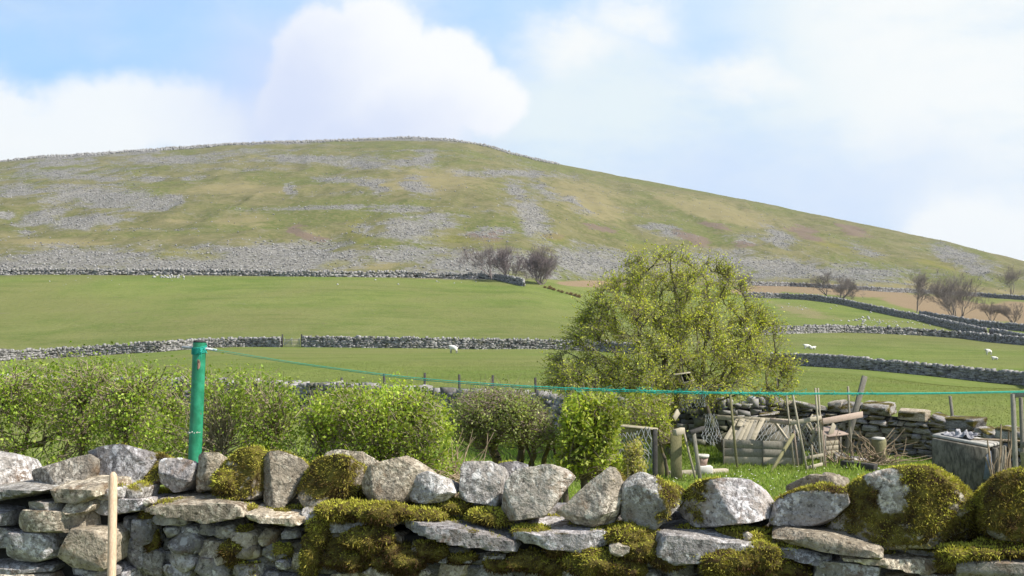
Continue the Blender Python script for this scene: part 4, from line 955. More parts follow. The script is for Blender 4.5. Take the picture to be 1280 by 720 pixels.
# ------------------------------------------------------------------ pole and washing line
def pole():
    a, b = P(139, 760, 4.30), P(141.5, 590, 4.42); a = a - (b - a) * (a[2] / (b[2] - a[2]))
    pts = [a + (b - a) * t for t in np.linspace(0, .985, 9)] + [b - (b - a) * .006, b]
    V, Fq = lathe_tube(pts, [.0168] * 9 + [.014, .006], 18)
    o = mesh_np('wooden_pole', V, Fq, M_POLE, smooth=True, loc=a); tag(o, 'bare pale wooden pole leaning in front of the near wall', 'pole')
pole()
def post_mat():
    m, t, b, o = newmat('green_paint'); v = t.new('ShaderNodeTexCoord').outputs['Object']
    n = t.noise(v, 14, 5, .65); c = t.mix(t.ss(n, .35, .7), (.010, .17, .080), (.03, .29, .155)); c = t.mix(t.ss(t.noise(t.mapv(v, (1, 1, .15)), 9, 4, .6), .5, .75, 0, .5), c, (.13, .33, .20))
    chip = t.ss(t.noise(t.mapv(v, (1, 1, .45)), 34, 4, .6), .66, .70); c = t.mix(t.m('MULTIPLY', chip, .8), c, (.16, .10, .07))
    t.link(c, b.inputs['Base Color']); b.inputs['Roughness'].default_value = .42; b.inputs['Specular IOR Level'].default_value = .5
    t.link(t.bump(t.noise(v, 60, 3), .12, .004), b.inputs['Normal']); return m
POSTD = 7.6
def clothes_post():
    top, bot = P(249.5, 428, POSTD), P(243.5, 575, POSTD); ax = (top - bot) / (top - bot)[2]; foot = bot - ax * bot[2]
    t = thing('clothes_post', 'green painted metal clothes post in front of the clipped hedge', 'post', foot)
    M = post_mat(); H = top[2]
    V, Fq = lathe_tube([foot + ax * z for z in (-.1, .6, 1.2, 1.8, H - .003, H)], [.046, .046, .0455, .045, .045, .041], 24, cap=True)
    o = mesh_np('tube', V, Fq, M, smooth=True); o.data.set_sharp_from_angle(angle=.7); place(o, t)
    V, Fq = lathe_tube([top + ax * .0005, top + ax * .012, top + ax * .017], [.044, .040, .02], 20)
    place(mesh_np('cap', V, Fq, M_BLACKW, smooth=True), t)
    c = P(249, 435.5, POSTD)
    V, Fq = lathe_tube([c + [-.115, -.01, .008], c + [.0, -.01, .004], c + [.125, -.01, -.012]], [.0085] * 3, 10)
    place(mesh_np('peg_bar', V, Fq, M_WIRE, smooth=True), t)
    oval = [(math.cos(k / 20 * 6.2832), math.sin(k / 20 * 6.2832)) for k in range(20)]
    cc = P(249.6, 455, POSTD); V = [cc + np.array([u * .013 + .004, -.0475 + .006 * u * u, w * .035]) for u, w in oval] + [cc + [.004, -.0478, 0]]
    Fq = [[k, (k + 1) % 20, 20, 20] for k in range(20)]
    bm = bpy.data.meshes.new('bare_patch'); bm.from_pydata([tuple(q) for q in V], [], [f[:3] for f in Fq]); o = link('bare_patch', bm, None, simple('rusty_patch', (.33, .22, .16), (.24, .14, .10), 60, .8)); place(o, t)
    # chipped band lower on the tube
    z0 = P(244, 540, POSTD); segs = []
    for k in range(16):
        if rng.uniform() < .75:
            a0 = -2.9 + k * .16; a1 = a0 + .13; R = .0467
            segs.append(np.r_[z0 + [R * math.cos(a0), R * math.sin(a0), rng.normal() * .005], z0 + [R * math.cos(a1), R * math.sin(a1), rng.normal() * .005], .0035, .003])
    V, Fq = tubes(segs, 4); place(mesh_np('chipped_band', V, Fq, M_WHITE), t); t.children[-1]['kind'] = 'stuff'
    # twine wound round the post head
    pts = []
    for k in range(110):
        a = k * .36; z = .018 - .05 * (k / 110) + .012 * math.sin(a + .7)
        pts.append(c + ax * z + [math.cos(a) * .0485, math.sin(a) * .0485, 0])
    V, Fq = tubes(polyseg(pts, .0042, .0042), 5); tw = place(mesh_np('wound_twine', V, Fq, M_ROPE), t)
    for s in range(5):
        q = c + [.04, -.045, 0.0]; e = q + [rng.uniform(-.03, .05), -.02, rng.uniform(-.07, .03)]
        V, Fq = tubes(polyseg([q, (q + e) / 2 + [0, -.02, .01], e], .003, .002), 4); place(mesh_np('twine_end', V, Fq, M_ROPE), tw)
clothes_post()
def washing_line(k, ys, label):
    xs = [256, 400, 550, 700, 800, 900, 1000, 1120, 1280, 1420]
    ds = np.interp(xs, [256, 860, 1420], [POSTD, 6.6, 7.4])
    X = np.linspace(256, 1420, 90); yy = pchip(xs, ys, X); dd = np.interp(X, xs, ds)
    pts = [P(a, b, c) for a, b, c in zip(X, yy, dd)]
    t = thing('washing_line', label, 'rope', pts[0], 'washing line cords')
    V, Fq = lathe_tube(pts, list(np.interp(X, [256, 800, 1420], [.0014, .0030, .0030])), 6); place(mesh_np('cord', V, Fq, M_ROPE, smooth=True), t)
    fr = []
    for _ in range(90):
        u = np.clip(rng.normal(870, 110), 300, 1400); a = P(u, float(np.interp(u, X, yy)), float(np.interp(u, X, dd)))
        fr += polyseg([a, a + rng.normal(size=3) * .010, a + rng.normal(size=3) * np.array([.03, .012, .014])], .0016, .001)
    V, Fq = tubes(fr, 3); o = mesh_np('frayed_fibres', V, Fq, M_ROPE); o['kind'] = 'stuff'; place(o, t)
washing_line(0, [435, 457.5, 475, 484.5, 488, 490.5, 491.5, 491.5, 489, 485], 'green washing line cord tied to the green post, upper of two')
washing_line(1, [437, 459, 477, 486.5, 490, 492, 492.8, 492.6, 490.5, 487], 'green washing line cord tied to the green post, lower of two')

# ------------------------------------------------------------------ hedges
def curve_pts(a, b, bow, n=7, wig=.03):
    a, b = np.asarray(a, float), np.asarray(b, float); t = np.linspace(0, 1, n)[:, None]
    p = a + (b - a) * t + np.asarray(bow) * (4 * t * (1 - t)); L = np.linalg.norm(b - a)
    w = rng.normal(size=(n, 3)) * wig * L; w[0] = 0; w[-1] = 0
    return p + w
GREENS = np.array([[.135, .20, .022], [.175, .235, .03], [.10, .155, .018], [.21, .25, .045], [.15, .19, .03]])
def hedge(name, label, top, ybot, d0, d1, n_tw, n_lv, leaf, cols=GREENS, stems=(), twigcol=(.25, .21, .14), topbrown=.6, lowthin=.5, sub=None, xr=None, holes=(), cat='hedge', tight=.05, shellw=.75):
    """leafy mass whose front outline in the photo is the polyline top down to row ybot, between distances d0 and d1"""
    tx, ty = [q[0] for q in top], [q[1] for q in top]; x0, x1 = (min(tx), max(tx)); dm = (d0 + d1) / 2
    base = P((x0 + x1) / 2, 500, dm); base[2] = 0
    t = thing(name, label, cat, base)
    segs = []
    C = []; W = []
    k = 0
    while len(C) < n_tw and k < n_tw * 6:
        k += 1
        x = rng.uniform(x0, x1); yt = np.interp(x, tx, ty) + rng.exponential(2.0) + 4 * fbm(np.array([[x / 22.0, 3.0]]), 4, 3)[0]
        v = rng.uniform(); y = yt + (ybot - yt) * v ** 1.05
        if rng.uniform() < lowthin * sstep(v, .55, 1.0): continue
        if any(((x - hx) / hr) ** 2 + ((y - hy) / hv) ** 2 < 1 and rng.uniform() < hp for hx, hy, hr, hv, hp in holes): continue
        dep = rng.uniform() ** (1.6 if rng.uniform() < shellw else .8)
        edge = min(1.0, (y - yt) / 22.0 + .5)
        d = dm + (d1 - d0) / 2 * edge * (-1 + 2 * dep)
        c = P(x, y, d)
        # clumpiness
        if fbm(c[None] * 4.5, 91, 3)[0] < -.20: continue
        C.append(c); W.append(y - yt)
    C = np.array(C); W = np.array(W)
    # stems
    st = []
    for (xa, ya, xb, yb, r0) in stems:
        dd = dm + rng.uniform(-.3, .3) * (d1 - d0); a = P(xa, ya, dd); b = P(xb, yb, dd + rng.uniform(-.15, .15))
        if a[2] > 0.02: f = P(xa + rng.uniform(-4, 4), 700, dd); f[2] = -.05; st += polyseg(curve_pts(f, a, (0, 0, 0), 5, .02), r0 * 1.25, r0)
        st += polyseg(curve_pts(a, b, rng.normal(size=3) * .06, 9, .025), r0, r0 * .35)
    if not len(st):
        f = base.copy(); st = polyseg([f, f + [0, 0, 1.2]], .03, .01)
    S = np.array(st); V, Fq = tubes(S, 7)
    sc_ = np.array([.115, .095, .07])[None] * rng.uniform(.7, 1.35, (len(V), 1)); mossy = fbm(V * 9, 12, 3)[:, None] > .1
    sc_ = np.where(mossy, np.array([.15, .135, .04])[None] * rng.uniform(.7, 1.2, (len(V), 1)), sc_)
    place(mesh_np('stems', V, Fq, M_BARK, col=sc_), t); t.children[-1]['kind'] = 'stuff'
    anchors = np.concatenate([S[:, :3], S[:, 3:6]]); anchors = anchors[anchors[:, 2] > .5] if (anchors[:, 2] > .5).any() else anchors
    for i in range(0, len(C)):
        c = C[i]; dist = np.linalg.norm((anchors - c) * np.array([1, 1, .8]), axis=1); a = anchors[int(np.argmin(dist + rng.uniform(0, .25, len(dist))))]
        q = c + (a - c) * min(1, .42 / (np.linalg.norm(a - c) + 1e-6))
        segs += polyseg(curve_pts(q, c, rng.normal(size=3) * .03, 4, .06), .0055, .0022)
        if rng.uniform() < .5: segs += polyseg([c, c + rng.normal(size=3) * .05 + [0, -.01, .05]], .0024, .0012)
    V, Fq = tubes(segs, 3); tc = np.array(twigcol)[None] * rng.uniform(.6, 1.7, (len(V), 1))
    o = mesh_np('twigs', V, Fq, M_BARK, col=tc); o['kind'] = 'stuff'; place(o, t)
    prob = np.where(W < 9, 1 - topbrown, 1.0) * rng.uniform(.3, 1, len(C)); idx = rng.choice(len(C), n_lv, p=prob / prob.sum())
    c = C[idx] + rng.normal(size=(n_lv, 3)) * tight
    V, Fq = rand_leaves(c, leaf, np.array([0, -.45, .55]), .8, .62)
    tone = fbm(c * 3.2, 40, 3)[:, None]  # leaf tone patches; the darker ones paint in the shade of hedge hollows
    col = cols[rng.integers(0, len(cols), n_lv)] * 1.85 * (1 + .8 * tone) * rng.uniform(.75, 1.25, (n_lv, 1))
    o = mesh_np('foliage', V, Fq, M_LEAF, col=np.repeat(col, 4, 0)); o['kind'] = 'stuff'; place(o, t)
    return t
hedge('clipped_hedge', 'long clipped hawthorn hedge behind the green post', [(-170, 452), (-60, 458), (0, 460), (40, 452), (100, 447), (170, 450), (215, 455), (240, 464), (290, 462), (330, 466), (358, 476), (376, 500)], 606, 8.5, 9.9, 3000, 36000, .027,
      stems=[(8, 570, 92, 540, .034), (30, 560, 45, 505, .018), (-40, 590, 20, 480, .03), (110, 600, 120, 480, .03), (170, 600, 165, 490, .028), (210, 595, 215, 500, .03), (262, 580, 262, 490, .04), (296, 585, 282, 555, .03), (310, 575, 312, 490, .025), (345, 580, 350, 500, .03), (330, 590, 338, 530, .035), (-100, 590, -90, 490, .03), (60, 590, 150, 520, .02)],
      lowthin=.72, holes=[(30, 545, 45, 28, .75), (285, 545, 28, 26, .8), (70, 560, 40, 18, .7), (228, 480, 14, 12, .7), (225, 496, 10, 10, .6), (100, 500, 40, 10, .4), (366, 540, 14, 40, .55), (345, 520, 16, 20, .5), (165, 470, 30, 8, .4), (240, 520, 12, 40, .4)])
hedge('rounded_bush', 'broad rounded hawthorn bush clipped low beside the long hedge', [(382, 590), (384, 540), (387, 506), (402, 491), (440, 485), (500, 485), (536, 491), (552, 505), (558, 535), (556, 570)], 600, 8.0, 9.6, 1700, 22000, .027, cols=GREENS * np.array([1.12, 1.08, 1.0]),
      stems=[(385, 590, 382, 520, .035), (415, 590, 413, 510, .03), (455, 590, 450, 500, .03), (500, 590, 505, 505, .03), (530, 590, 530, 520, .025)], lowthin=.6, topbrown=.35, holes=[(480, 565, 16, 14, .6), (440, 550, 10, 16, .5), (395, 560, 14, 26, .7), (415, 545, 8, 20, .4)])
hedge('sparse_shrub', 'sparse greyish shrub clipped to a dome on bare mossy trunks', [(562, 530), (568, 500), (585, 486), (615, 482), (650, 484), (672, 500), (688, 522), (694, 540)], 552, 10.0, 11.2, 1250, 11000, .024, cols=np.array([[.13, .165, .04], [.17, .20, .06], [.10, .125, .035], [.19, .20, .08]]),
      stems=[(626, 600, 632, 500, .055), (640, 600, 645, 505, .045), (655, 600, 655, 510, .03), (675, 600, 676, 520, .03), (700, 600, 690, 530, .02), (664, 600, 640, 505, .018)], lowthin=.3, topbrown=.75, twigcol=(.19, .15, .125), cat='shrub')
hedge('rounded_evergreen', 'bright yellow green rounded evergreen bush beside the wooden rail', [(700, 570), (704, 520), (712, 500), (728, 491), (750, 489), (767, 498), (773, 520), (774, 545), (770, 575)], 590, 9.6, 10.9, 1500, 9500, .040, cols=np.array([[.17, .22, .025], [.215, .255, .032], [.12, .165, .018], [.24, .265, .05]]),
      stems=[(705, 600, 708, 530, .03), (730, 600, 735, 510, .035), (755, 600, 752, 520, .03)], lowthin=.35, topbrown=0.0, holes=[(745, 520, 8, 16, .75), (715, 570, 20, 16, .5)], cat='shrub', tight=.028, shellw=.95)
hedge('small_shrub', 'small ragged golden shrub against the wire under the rail', [(782, 585), (786, 560), (793, 552), (800, 550), (803, 560), (800, 580)], 600, 9.4, 9.8, 260, 1500, .026, cols=np.array([[.22, .22, .045], [.17, .18, .04], [.28, .25, .09]]), stems=[(788, 620, 794, 560, .02)], lowthin=.1, topbrown=0, cat='shrub', tight=.025)

# ------------------------------------------------------------------ hawthorn tree
TD = 19.2
def hawthorn():
    base = G(838, 571); base[1] = TD; base[0] = P(838, 560, TD)[0]
    t = thing('hawthorn_tree', 'spreading hawthorn tree in fresh yellow green leaf behind the hen run', 'tree', base)
    outl = [(832, 315), (790, 326), (760, 350), (740, 384), (720, 414), (696, 446), (682, 478), (705, 490), (760, 492), (900, 500), (980, 496), (992, 480), (984, 450), (972, 424), (960, 396), (944, 366), (918, 342), (880, 326), (850, 317)]
    ox = np.array([q[0] for q in outl], float); oy = np.array([q[1] for q in outl], float)
    def inside(x, y):
        c = False; n = len(outl); j = n - 1
        for i in range(n):
            if (oy[i] > y) != (oy[j] > y) and x < (ox[j] - ox[i]) * (y - oy[i]) / (oy[j] - oy[i]) + ox[i]: c = not c
            j = i
        return c
    def halfw(y): return float(np.interp(y, [312, 340, 375, 405, 430, 456, 480, 500], [15, 60, 90, 105, 120, 140, 150, 120]))
    s = TD / F
    stems = [[(836, 590), (839, 545), (836, 500), (830, 450), (826, 405)], [(838, 590), (842, 540), (846, 490), (850, 430), (846, 370), (838, 335)], [(912, 590), (903, 560), (888, 525), (876, 490), (880, 440), (890, 395)], [(842, 590), (834, 540), (820, 505), (796, 470), (770, 445)], [(905, 585), (893, 545), (890, 505), (905, 465), (925, 430)]]
    rad = [.085, .075, .085, .045, .05]; depths = [0, .25, .35, -.25, .6]
    S = []; nodes = []
    for st, r, dp in zip(stems, rad, depths):
        q = [P(x, y, TD + dp * (1 - .2 * k)) for k, (x, y) in enumerate(st)]; q[0][2] = -.05
        pts = []
        for a, b in zip(q[:-1], q[1:]): pts += list(curve_pts(a, b, (0, 0, 0), 5, .012)[:-1])
        pts.append(q[-1]); S += polyseg(pts, r, r * .3)
        nodes += [p for p in pts if p[2] > .55]
    nodes = np.array(nodes); limbs = []
    tips = []
    while len(tips) < 430:
        x = rng.uniform(680, 992); y = 312 + 185 * rng.uniform() ** .9
        if not inside(x, y): continue
        hw = halfw(y); u = np.clip((x - 836) / hw, -1, 1); dz = math.sqrt(max(0, 1 - u * u)) * hw * s * .8
        tips.append(P(x, y, TD + dz * rng.uniform(-1, 1)))
    tips = np.array(tips)
    order = np.argsort(np.linalg.norm(tips - nodes.mean(0), axis=1)); allnodes = list(nodes); twn = []
    for k in order:
        tp = tips[k]; A = np.array(allnodes); v = tp - A; dist = np.linalg.norm(v, axis=1); pen = np.where(A[:, 2] > tp[2] + .2, 1.2, 0)
        a = A[int(np.argmin(dist + pen + .35 * (A[:, 2] > tp[2] - .1)))]
        L = np.linalg.norm(tp - a); pts = curve_pts(a, tp, (0, 0, .10 * L), 6, .03)
        r0 = .008 + .016 * min(L, 1.2); S += polyseg(pts, r0, .005); allnodes += list(pts[1:]); twn += list(pts[2:])
    twn = np.array(twn); tw = []; lc = []
    n_t = 8600; src = twn[rng.integers(0, len(twn), n_t)]
    cen = P(838, 470, TD)
    for a in src:
        o = unit(a - cen); d = unit(o * .9 + rng.normal(size=3) * .75 + np.array([0, 0, -.12])); L = rng.uniform(.12, .42); b = a + d * L + [0, 0, -.05 * L]
        tw += polyseg(curve_pts(a, b, rng.normal(size=3) * .02, 3, .05), .0045, .002)
        for f in (.3, .5, .68, .84, 1.0): lc.append(a + (b - a) * f)
    Vs, Fs = tubes(np.array(S), 6); bc = np.array([.12, .105, .08])[None] * rng.uniform(.7, 1.4, (len(Vs), 1)); ms = (fbm(Vs * 6, 8, 3) > .05)[:, None]
    bc = np.where(ms, np.array([.15, .145, .05])[None] * rng.uniform(.7, 1.3, (len(Vs), 1)), bc)
    place(mesh_np('trunk', Vs, Fs, M_BARK, col=bc), t); t.children[-1]['kind'] = 'stuff'
    Vt, Ft = tubes(tw, 3); tc = np.array([.20, .18, .11])[None] * rng.uniform(.6, 1.6, (len(Vt), 1))
    o = mesh_np('twigs', Vt, Ft, M_BARK, col=tc); o['kind'] = 'stuff'; place(o, t)
    lc = np.array(lc); lc = lc + rng.normal(size=lc.shape) * .022
    z = np.clip((lc[:, 2] - 2.0) / 1.6, 0, 1); px = 640 + F * lc[:, 0] / lc[:, 1]
    keep = rng.uniform(size=len(lc)) < .98 - .30 * z * (fbm(lc * 2.0, 14, 3) > .0); lc = lc[keep]; n = len(lc)
    V, Fq = rand_leaves(lc, .037, np.array([0, -.2, .8]), .7, .6)
    cols = np.array([[.165, .185, .022], [.20, .215, .026], [.125, .15, .018], [.225, .225, .04]])
    col = cols[rng.integers(0, 4, n)] * 2.55 * (1 + .5 * fbm(lc * 1.8, 6, 3)[:, None]) * rng.uniform(.75, 1.25, (n, 1))
    o = mesh_np('crown', V, Fq, M_LEAF, col=np.repeat(col, 4, 0)); o['kind'] = 'stuff'; place(o, t)
hawthorn()
hedge('understorey_shrub', 'leafy sapling thicket at the foot of the hawthorn tree', [(772, 510), (790, 494), (815, 488), (838, 492), (850, 505), (846, 530), (835, 548)], 552, 16.5, 17.8, 700, 5200, .045, cols=np.array([[.16, .19, .024], [.12, .15, .02], [.20, .22, .03]]), stems=[(826, 575, 832, 520, .03), (822, 582, 838, 500, .025), (800, 560, 805, 500, .02), (832, 580, 822, 530, .028)], lowthin=.5, topbrown=0, cat='shrub')

# ------------------------------------------------------------------ garden wall behind the hen run
def garden_wall():
    px = [(1330, 596, 40), (1290, 590, 44), (1240, 581, 46), (1190, 574, 52), (1140, 570, 58), (1100, 568, 62), (1050, 564, 62), (980, 560, 65), (900, 560, 68), (820, 556, 66), (740, 550, 64), (680, 542, 58), (600, 533, 50), (480, 520, 44), (370, 512, 40), (240, 506, 38), (100, 502, 36), (-80, 500, 36)]
    path = []; hts = []
    for x, y, h in px:
        g = G(x, y); path.append(g); hts.append(h / F * g[1] * .84 - (.10 if x < 960 else 0.0))
    path = np.array(path); hts = np.array(hts)
    w = thing('dry_stone_wall', 'old mossy garden wall of rough stones behind the hen run', 'wall', path[5])
    L = np.r_[0, np.cumsum(np.linalg.norm(np.diff(path[:, :2], axis=0), axis=1))]
    def at(s): return np.array([np.interp(s, L, path[:, k]) for k in range(3)]), np.interp(s, L, hts)
    place(core_mesh('wall_core', path, hts * .93, .26, M_CORE), w)
    # nearer stretch: single stones
    proto = []
    for k in range(14):
        V, Fq = cut_stone([((1, rng.uniform(-.2, .2), rng.uniform(-.3, .3)), .5), ((-1, rng.uniform(-.2, .2), rng.uniform(-.3, .3)), .5), ((rng.uniform(-.15, .15), rng.uniform(-.2, .2), 1), .5), ((rng.uniform(-.12, .12), 0, -1), .5), ((rng.uniform(-.3, .3), -1, rng.uniform(-.3, .3)), .5), ((0, 1, 0), .5), ((rng.uniform(-.8, .8), -1, rng.uniform(-.6, .8)), .56)], (.5, .5, .5), .16, 20, .06, k + 30)
        o = mesh_np('stone', V, Fq, M_MIDSTONE, smooth=True, attrs={'moss': np.clip(.30 + .9 * fbm(V * 2.2 + k, 5, 3), 0, 1)}); o.data.set_sharp_from_angle(angle=.6); proto.append(o.data); bpy.data.objects.remove(o)
    LS = float(np.interp(965, [p[0] for p in px][::-1], L[::-1]))
    cnt = 0; z = 0.0; rows = []
    while z < 1.1: h = rng.uniform(.065, .125); rows.append((z, h)); z += h
    def put(s0, s1, z0, h, dep, offn, roll=.04):
        a, _ = at(s0); b, _ = at(s1); dv = b - a; ang = math.atan2(dv[1], dv[0]) + math.pi
        nn = np.array([-math.sin(ang), math.cos(ang), 0]); c = (a + b) / 2 + nn * offn; c[2] = z0 + h / 2
        o = link('stone', proto[int(rng.integers(0, 14))]); o.location = c; o.scale = (np.linalg.norm(dv) * 1.0, dep, h); o.rotation_euler = (rng.normal() * .05, rng.normal() * roll, ang + rng.normal() * .07); place(o, w)
    for z0, h in rows:
        s = -rng.uniform(0, .2)
        while s < LS:
            l = rng.uniform(.12, .36); _, H = at(s + l / 2)
            if z0 + h * .5 < H * rng.uniform(.88, 1.0) and cnt < 270: put(s, s + l * .97, z0, h * .97, .30, -.06 + rng.uniform(-.03, .03)); cnt += 1
            s += l
    s = .3
    while s < LS:                                   # loose top stones
        l = rng.uniform(.2, .62); _, H = at(s + l / 2); h = rng.uniform(.10, .22)
        put(s, s + l, H * .97 - .02, h, .36, rng.uniform(-.05, .05), .16); s += l * rng.uniform(.85, 1.2)
    # farther stretch: joined stonework
    far = [(L[k], path[k], hts[k]) for k in range(len(px)) if L[k] > LS]
    a, H0 = at(LS); p2 = np.array([a] + [q[1] for q in far]); h2 = np.array([H0] + [q[2] for q in far])
    B, Cp = block_course(p2, h2, .21, .08, .42, .045)
    for nm, q in (('stone_courses', B), ('cope_stones', Cp)):
        o = boxes_mesh(nm, q, M_FARWALL); o['kind'] = 'stuff'; place(o, w)
garden_wall()
for k, (x, y0, y1, lean) in enumerate([(428, 472, 488, -1), (482, 467, 486, -2), (531, 466, 486, 0), (575, 468, 486, -1), (616, 469, 488, 0), (672, 472, 494, -3)]):
    d = float(np.interp(x, [370, 480, 600, 740], [30.5, 28.0, 25.4, 22.8])); top = P(x + lean, y0, d); bot = P(x, y1, d); bot[2] = 0.0
    o = board('fence_post', bot, top, .055, .055, M_BLACKW, bev=0)
    tag(o, 'thin dark fence post standing behind the garden wall', 'post', 'thin posts behind the garden wall')

# ------------------------------------------------------------------ hen run and garden clutter
def ground_pt(x, d): p = P(x, 500, d); p[2] = 0.0; return p
def stake(name, label, x0, d, x1, y1, w, mat, cat='stake', group=None, d1=None, y0=None, parent=None):
    a = ground_pt(x0, d) if y0 is None else P(x0, y0, d)
    b = P(x1, y1, d if d1 is None else d1)
    o = board(name, a - ((b - a) * .03 if y0 is None else 0), b, w / F * d, w / F * d * .7, mat, parent)
    return tag(o, label, cat, group) if parent is None else o
def netting(name, corners, nu, nv, r, wob, parent=None, mat=M_WIRE, jit=.25):
    c = [np.asarray(q, float) for q in corners]; grid = np.zeros((nv + 1, nu + 1, 3))
    for j in range(nv + 1):
        for i in range(nu + 1):
            u, v = i / nu, j / nv; u2 = u + (.5 / nu if j % 2 else 0); u2 = min(u2, 1)
            grid[j, i] = (c[0] * (1 - u2) + c[1] * u2) * (1 - v) + (c[3] * (1 - u2) + c[2] * u2) * v
    L = np.linalg.norm(c[1] - c[0]) / nu
    grid += np.stack([fbm(grid * 3 + k * 7, 30 + k, 3) for k in range(3)], -1) * wob + rng.normal(size=grid.shape) * L * jit * .3
    segs = []
    for j in range(nv):
        for i in range(nu + 1):
            segs.append(np.r_[grid[j, i], grid[j + 1, i], r, r])
            k = i + (1 if j % 2 else -1)
            if 0 <= k <= nu: segs.append(np.r_[grid[j, i], grid[j + 1, k], r, r])
    V, Fq = tubes(segs, 3); o = mesh_np(name, V, Fq, mat, loc=c[0])
    if parent is not None: place(o, parent); o['kind'] = 'stuff'
    return o
AD = 18.3
def hen_ark():
    e0, e1 = P(904, 549, AD), P(1002, 553, AD - .15); r0, r1 = P(921, 522.5, AD + .55), P(992, 525, AD + .5)
    t = thing('hen_ark', 'weathered plank hen ark with a slatted sloping roof and wire side', 'hen house', ground_pt(950, AD))
    g0, g1 = e0.copy(), e1.copy(); g0[2] = g1[2] = 0
    for k in range(3):                                           # low front of planks
        f = (k + .5) / 3
        board('plank', g0 + (e0 - g0) * f, g1 + (e1 - g1) * f, (e0 - g0)[2] / 3 * .96, .022, M_GREYW if k else M_WOOD, t)
    for x in (0, .5, 1.0):
        q = g0 + (g1 - g0) * x + [0, -.018, 0]; board('batten', q, q + [0, 0, e0[2]], .05, .015, M_GREYW, t)
    ls = (e1 - e0); sl = (r0 - e0)
    rf = board('roof_frame', P(896, 521.5, AD + .58), P(990, 527, AD + .45), .075, .06, M_WOOD, t)
    for k in range(7):                                           # roof slats
        f = k / 7 * .40; a = e0 + ls * (f + .03); b = r0 + (r1 - r0) * (f + .03) * 1.1
        board('roof_slat', a, b, .014, .40 / 7 * np.linalg.norm(ls) * .95, [M_WOOD, M_WOOD, M_GREYW][k % 3], rf, up=np.cross(sl, ls))
    board('roof_batten', P(938, 556, AD - .06), P(954, 523, AD + .45), .03, .075, M_WOOD, rf, up=np.cross(sl, ls))
    board('roof_patch', P(924, 533, AD + .2), P(928, 523, AD + .5), .02, .09, M_WOOD, rf, up=np.cross(sl, ls))
    board('rafter', P(966, 524, AD + .48), P(984, 549, AD - .02), .05, .03, M_WOOD, rf)
    board('rafter', P(992, 526, AD + .45), P(1001, 553, AD - .08), .05, .03, M_WOOD, rf)
    netting('wire_side', [e0 + ls * .42, e1, r1, r0 + (r1 - r0) * .45], 10, 6, .0025, .015, t)
    V = [e0 + [.02, .06, -.02], e1 + [0, .06, -.02], r1 + [0, .06, -.03], r0 + [0, .05, -.03], ]
    b0, b1 = r0 + [0, .55, 0], r1 + [0, .55, 0]; b0[2] = b1[2] = 0.02
    place(mesh_np('back_panel', [r0 - [0, 0, .02], r1 - [0, 0, .02], b1, b0, r0 + [0, .015, -.02], r1 + [0, .015, -.02], b1 + [0, .015, 0], b0 + [0, .015, 0]], [[0, 3, 2, 1], [4, 5, 6, 7], [0, 1, 5, 4], [1, 2, 6, 5], [2, 3, 7, 6], [3, 0, 4, 7]], M_GREYW), t)
    place(mesh_np('end_panel', [g0, e0, r0, b0, g0 + [.015, 0, 0], e0 + [.015, 0, 0], r0 + [.015, 0, 0], b0 + [.015, 0, 0]], [[0, 1, 2, 3], [7, 6, 5, 4], [0, 4, 5, 1], [1, 5, 6, 2], [2, 6, 7, 3], [3, 7, 4, 0]], M_GREYW), t)
hen_ark()
def nest_box():
    a, b = P(1031, 577, 18.7), P(1050, 574, 18.9); a[2] = b[2] = 0
    t = thing('nest_box', 'small nest box of horizontal planks beside the hen run gate', 'hen house', a)
    for k in range(5): z = .05 + k * .085; board('plank', a + [0, 0, z], b + [0, 0, z], .08, .02, M_WOOD if k < 4 else M_PINK, t)
    for q in (a, b): board('corner_post', q + [0, -.02, 0], q + [0, -.02, .46], .045, .03, M_GREYW, t)
    for k in range(4): z = .05 + k * .1; board('side_plank', a + [-.01, .03, z], a + [-.12, .5, z], .09, .02, M_GREYW, t)
    board('lid', a + [-.04, .16, .47], b + [.06, .2, .49], .42, .02, M_PINK, t, up=(0, 1, .25))
    board('gable_board', P(1037, 545, 18.8), P(1043, 530, 18.9), .12, .02, M_WOOD, t)
nest_box()
def pen_frame():
    t = thing('pen_frame', 'broken wooden pen frame of thin stakes and bleached rails in front of the ark', 'fence', ground_pt(1005, 17.9))
    for nm, x0, x1, y1, w, m_, d in (('stake', 992, 982.5, 491, 2.6, M_WOOD, 18.0), ('stake', 997, 991, 528, 3.0, M_PINK, 18.0), ('stake', 1008, 990.5, 491, 3.0, M_WOOD, 17.6), ('stake', 1026, 1019, 485, 2.8, M_WOOD, 17.9), ('stake', 1029, 1022.5, 485, 2.6, M_WOOD, 18.0), ('stake', 1031, 1027.5, 527, 3.0, M_PINK, 18.05), ('stake', 1064, 1060, 483, 3.0, M_WOOD, 18.5), ('stake', 1015.5, 1014.5, 556, 2.6, M_WOOD, 17.6)):
        stake(nm, '', x0, d, x1, y1, w, m_, parent=t)
    board('rail', P(962, 525, 18.15), P(990, 529, 18.05), .075, .03, M_PINK, t)
    board('rail', P(988, 529, 17.95), P(1027, 522, 17.98), .07, .03, M_WOOD, t)
    board('rail', P(1028, 527, 17.9), P(1078, 518, 18.5), .10, .03, M_PINK, t)
    for q in ((1003, 538, 1016, 518), (1008, 556, 1001, 536), (1018, 542, 1011, 526), (1008, 530, 1019, 545), (1021, 530, 1014, 552)): board('brace', P(q[0], q[1], 18.1), P(q[2], q[3], 18.12), .028, .02, M_WOOD, t)
    board('gate_rail', P(1005, 573, 17.6), P(1029, 568.5, 17.75), .05, .025, M_WOOD, t)
    board('gate_rail', P(1008, 585, 17.6), P(1028, 580, 17.75), .05, .025, M_WOOD, t)
    netting('wire_panel', [P(988, 575, 18.15), P(1026, 573, 18.15), P(1026, 527, 18.15), P(988, 530, 18.15)], 9, 10, .0028, .01, t)
pen_frame()
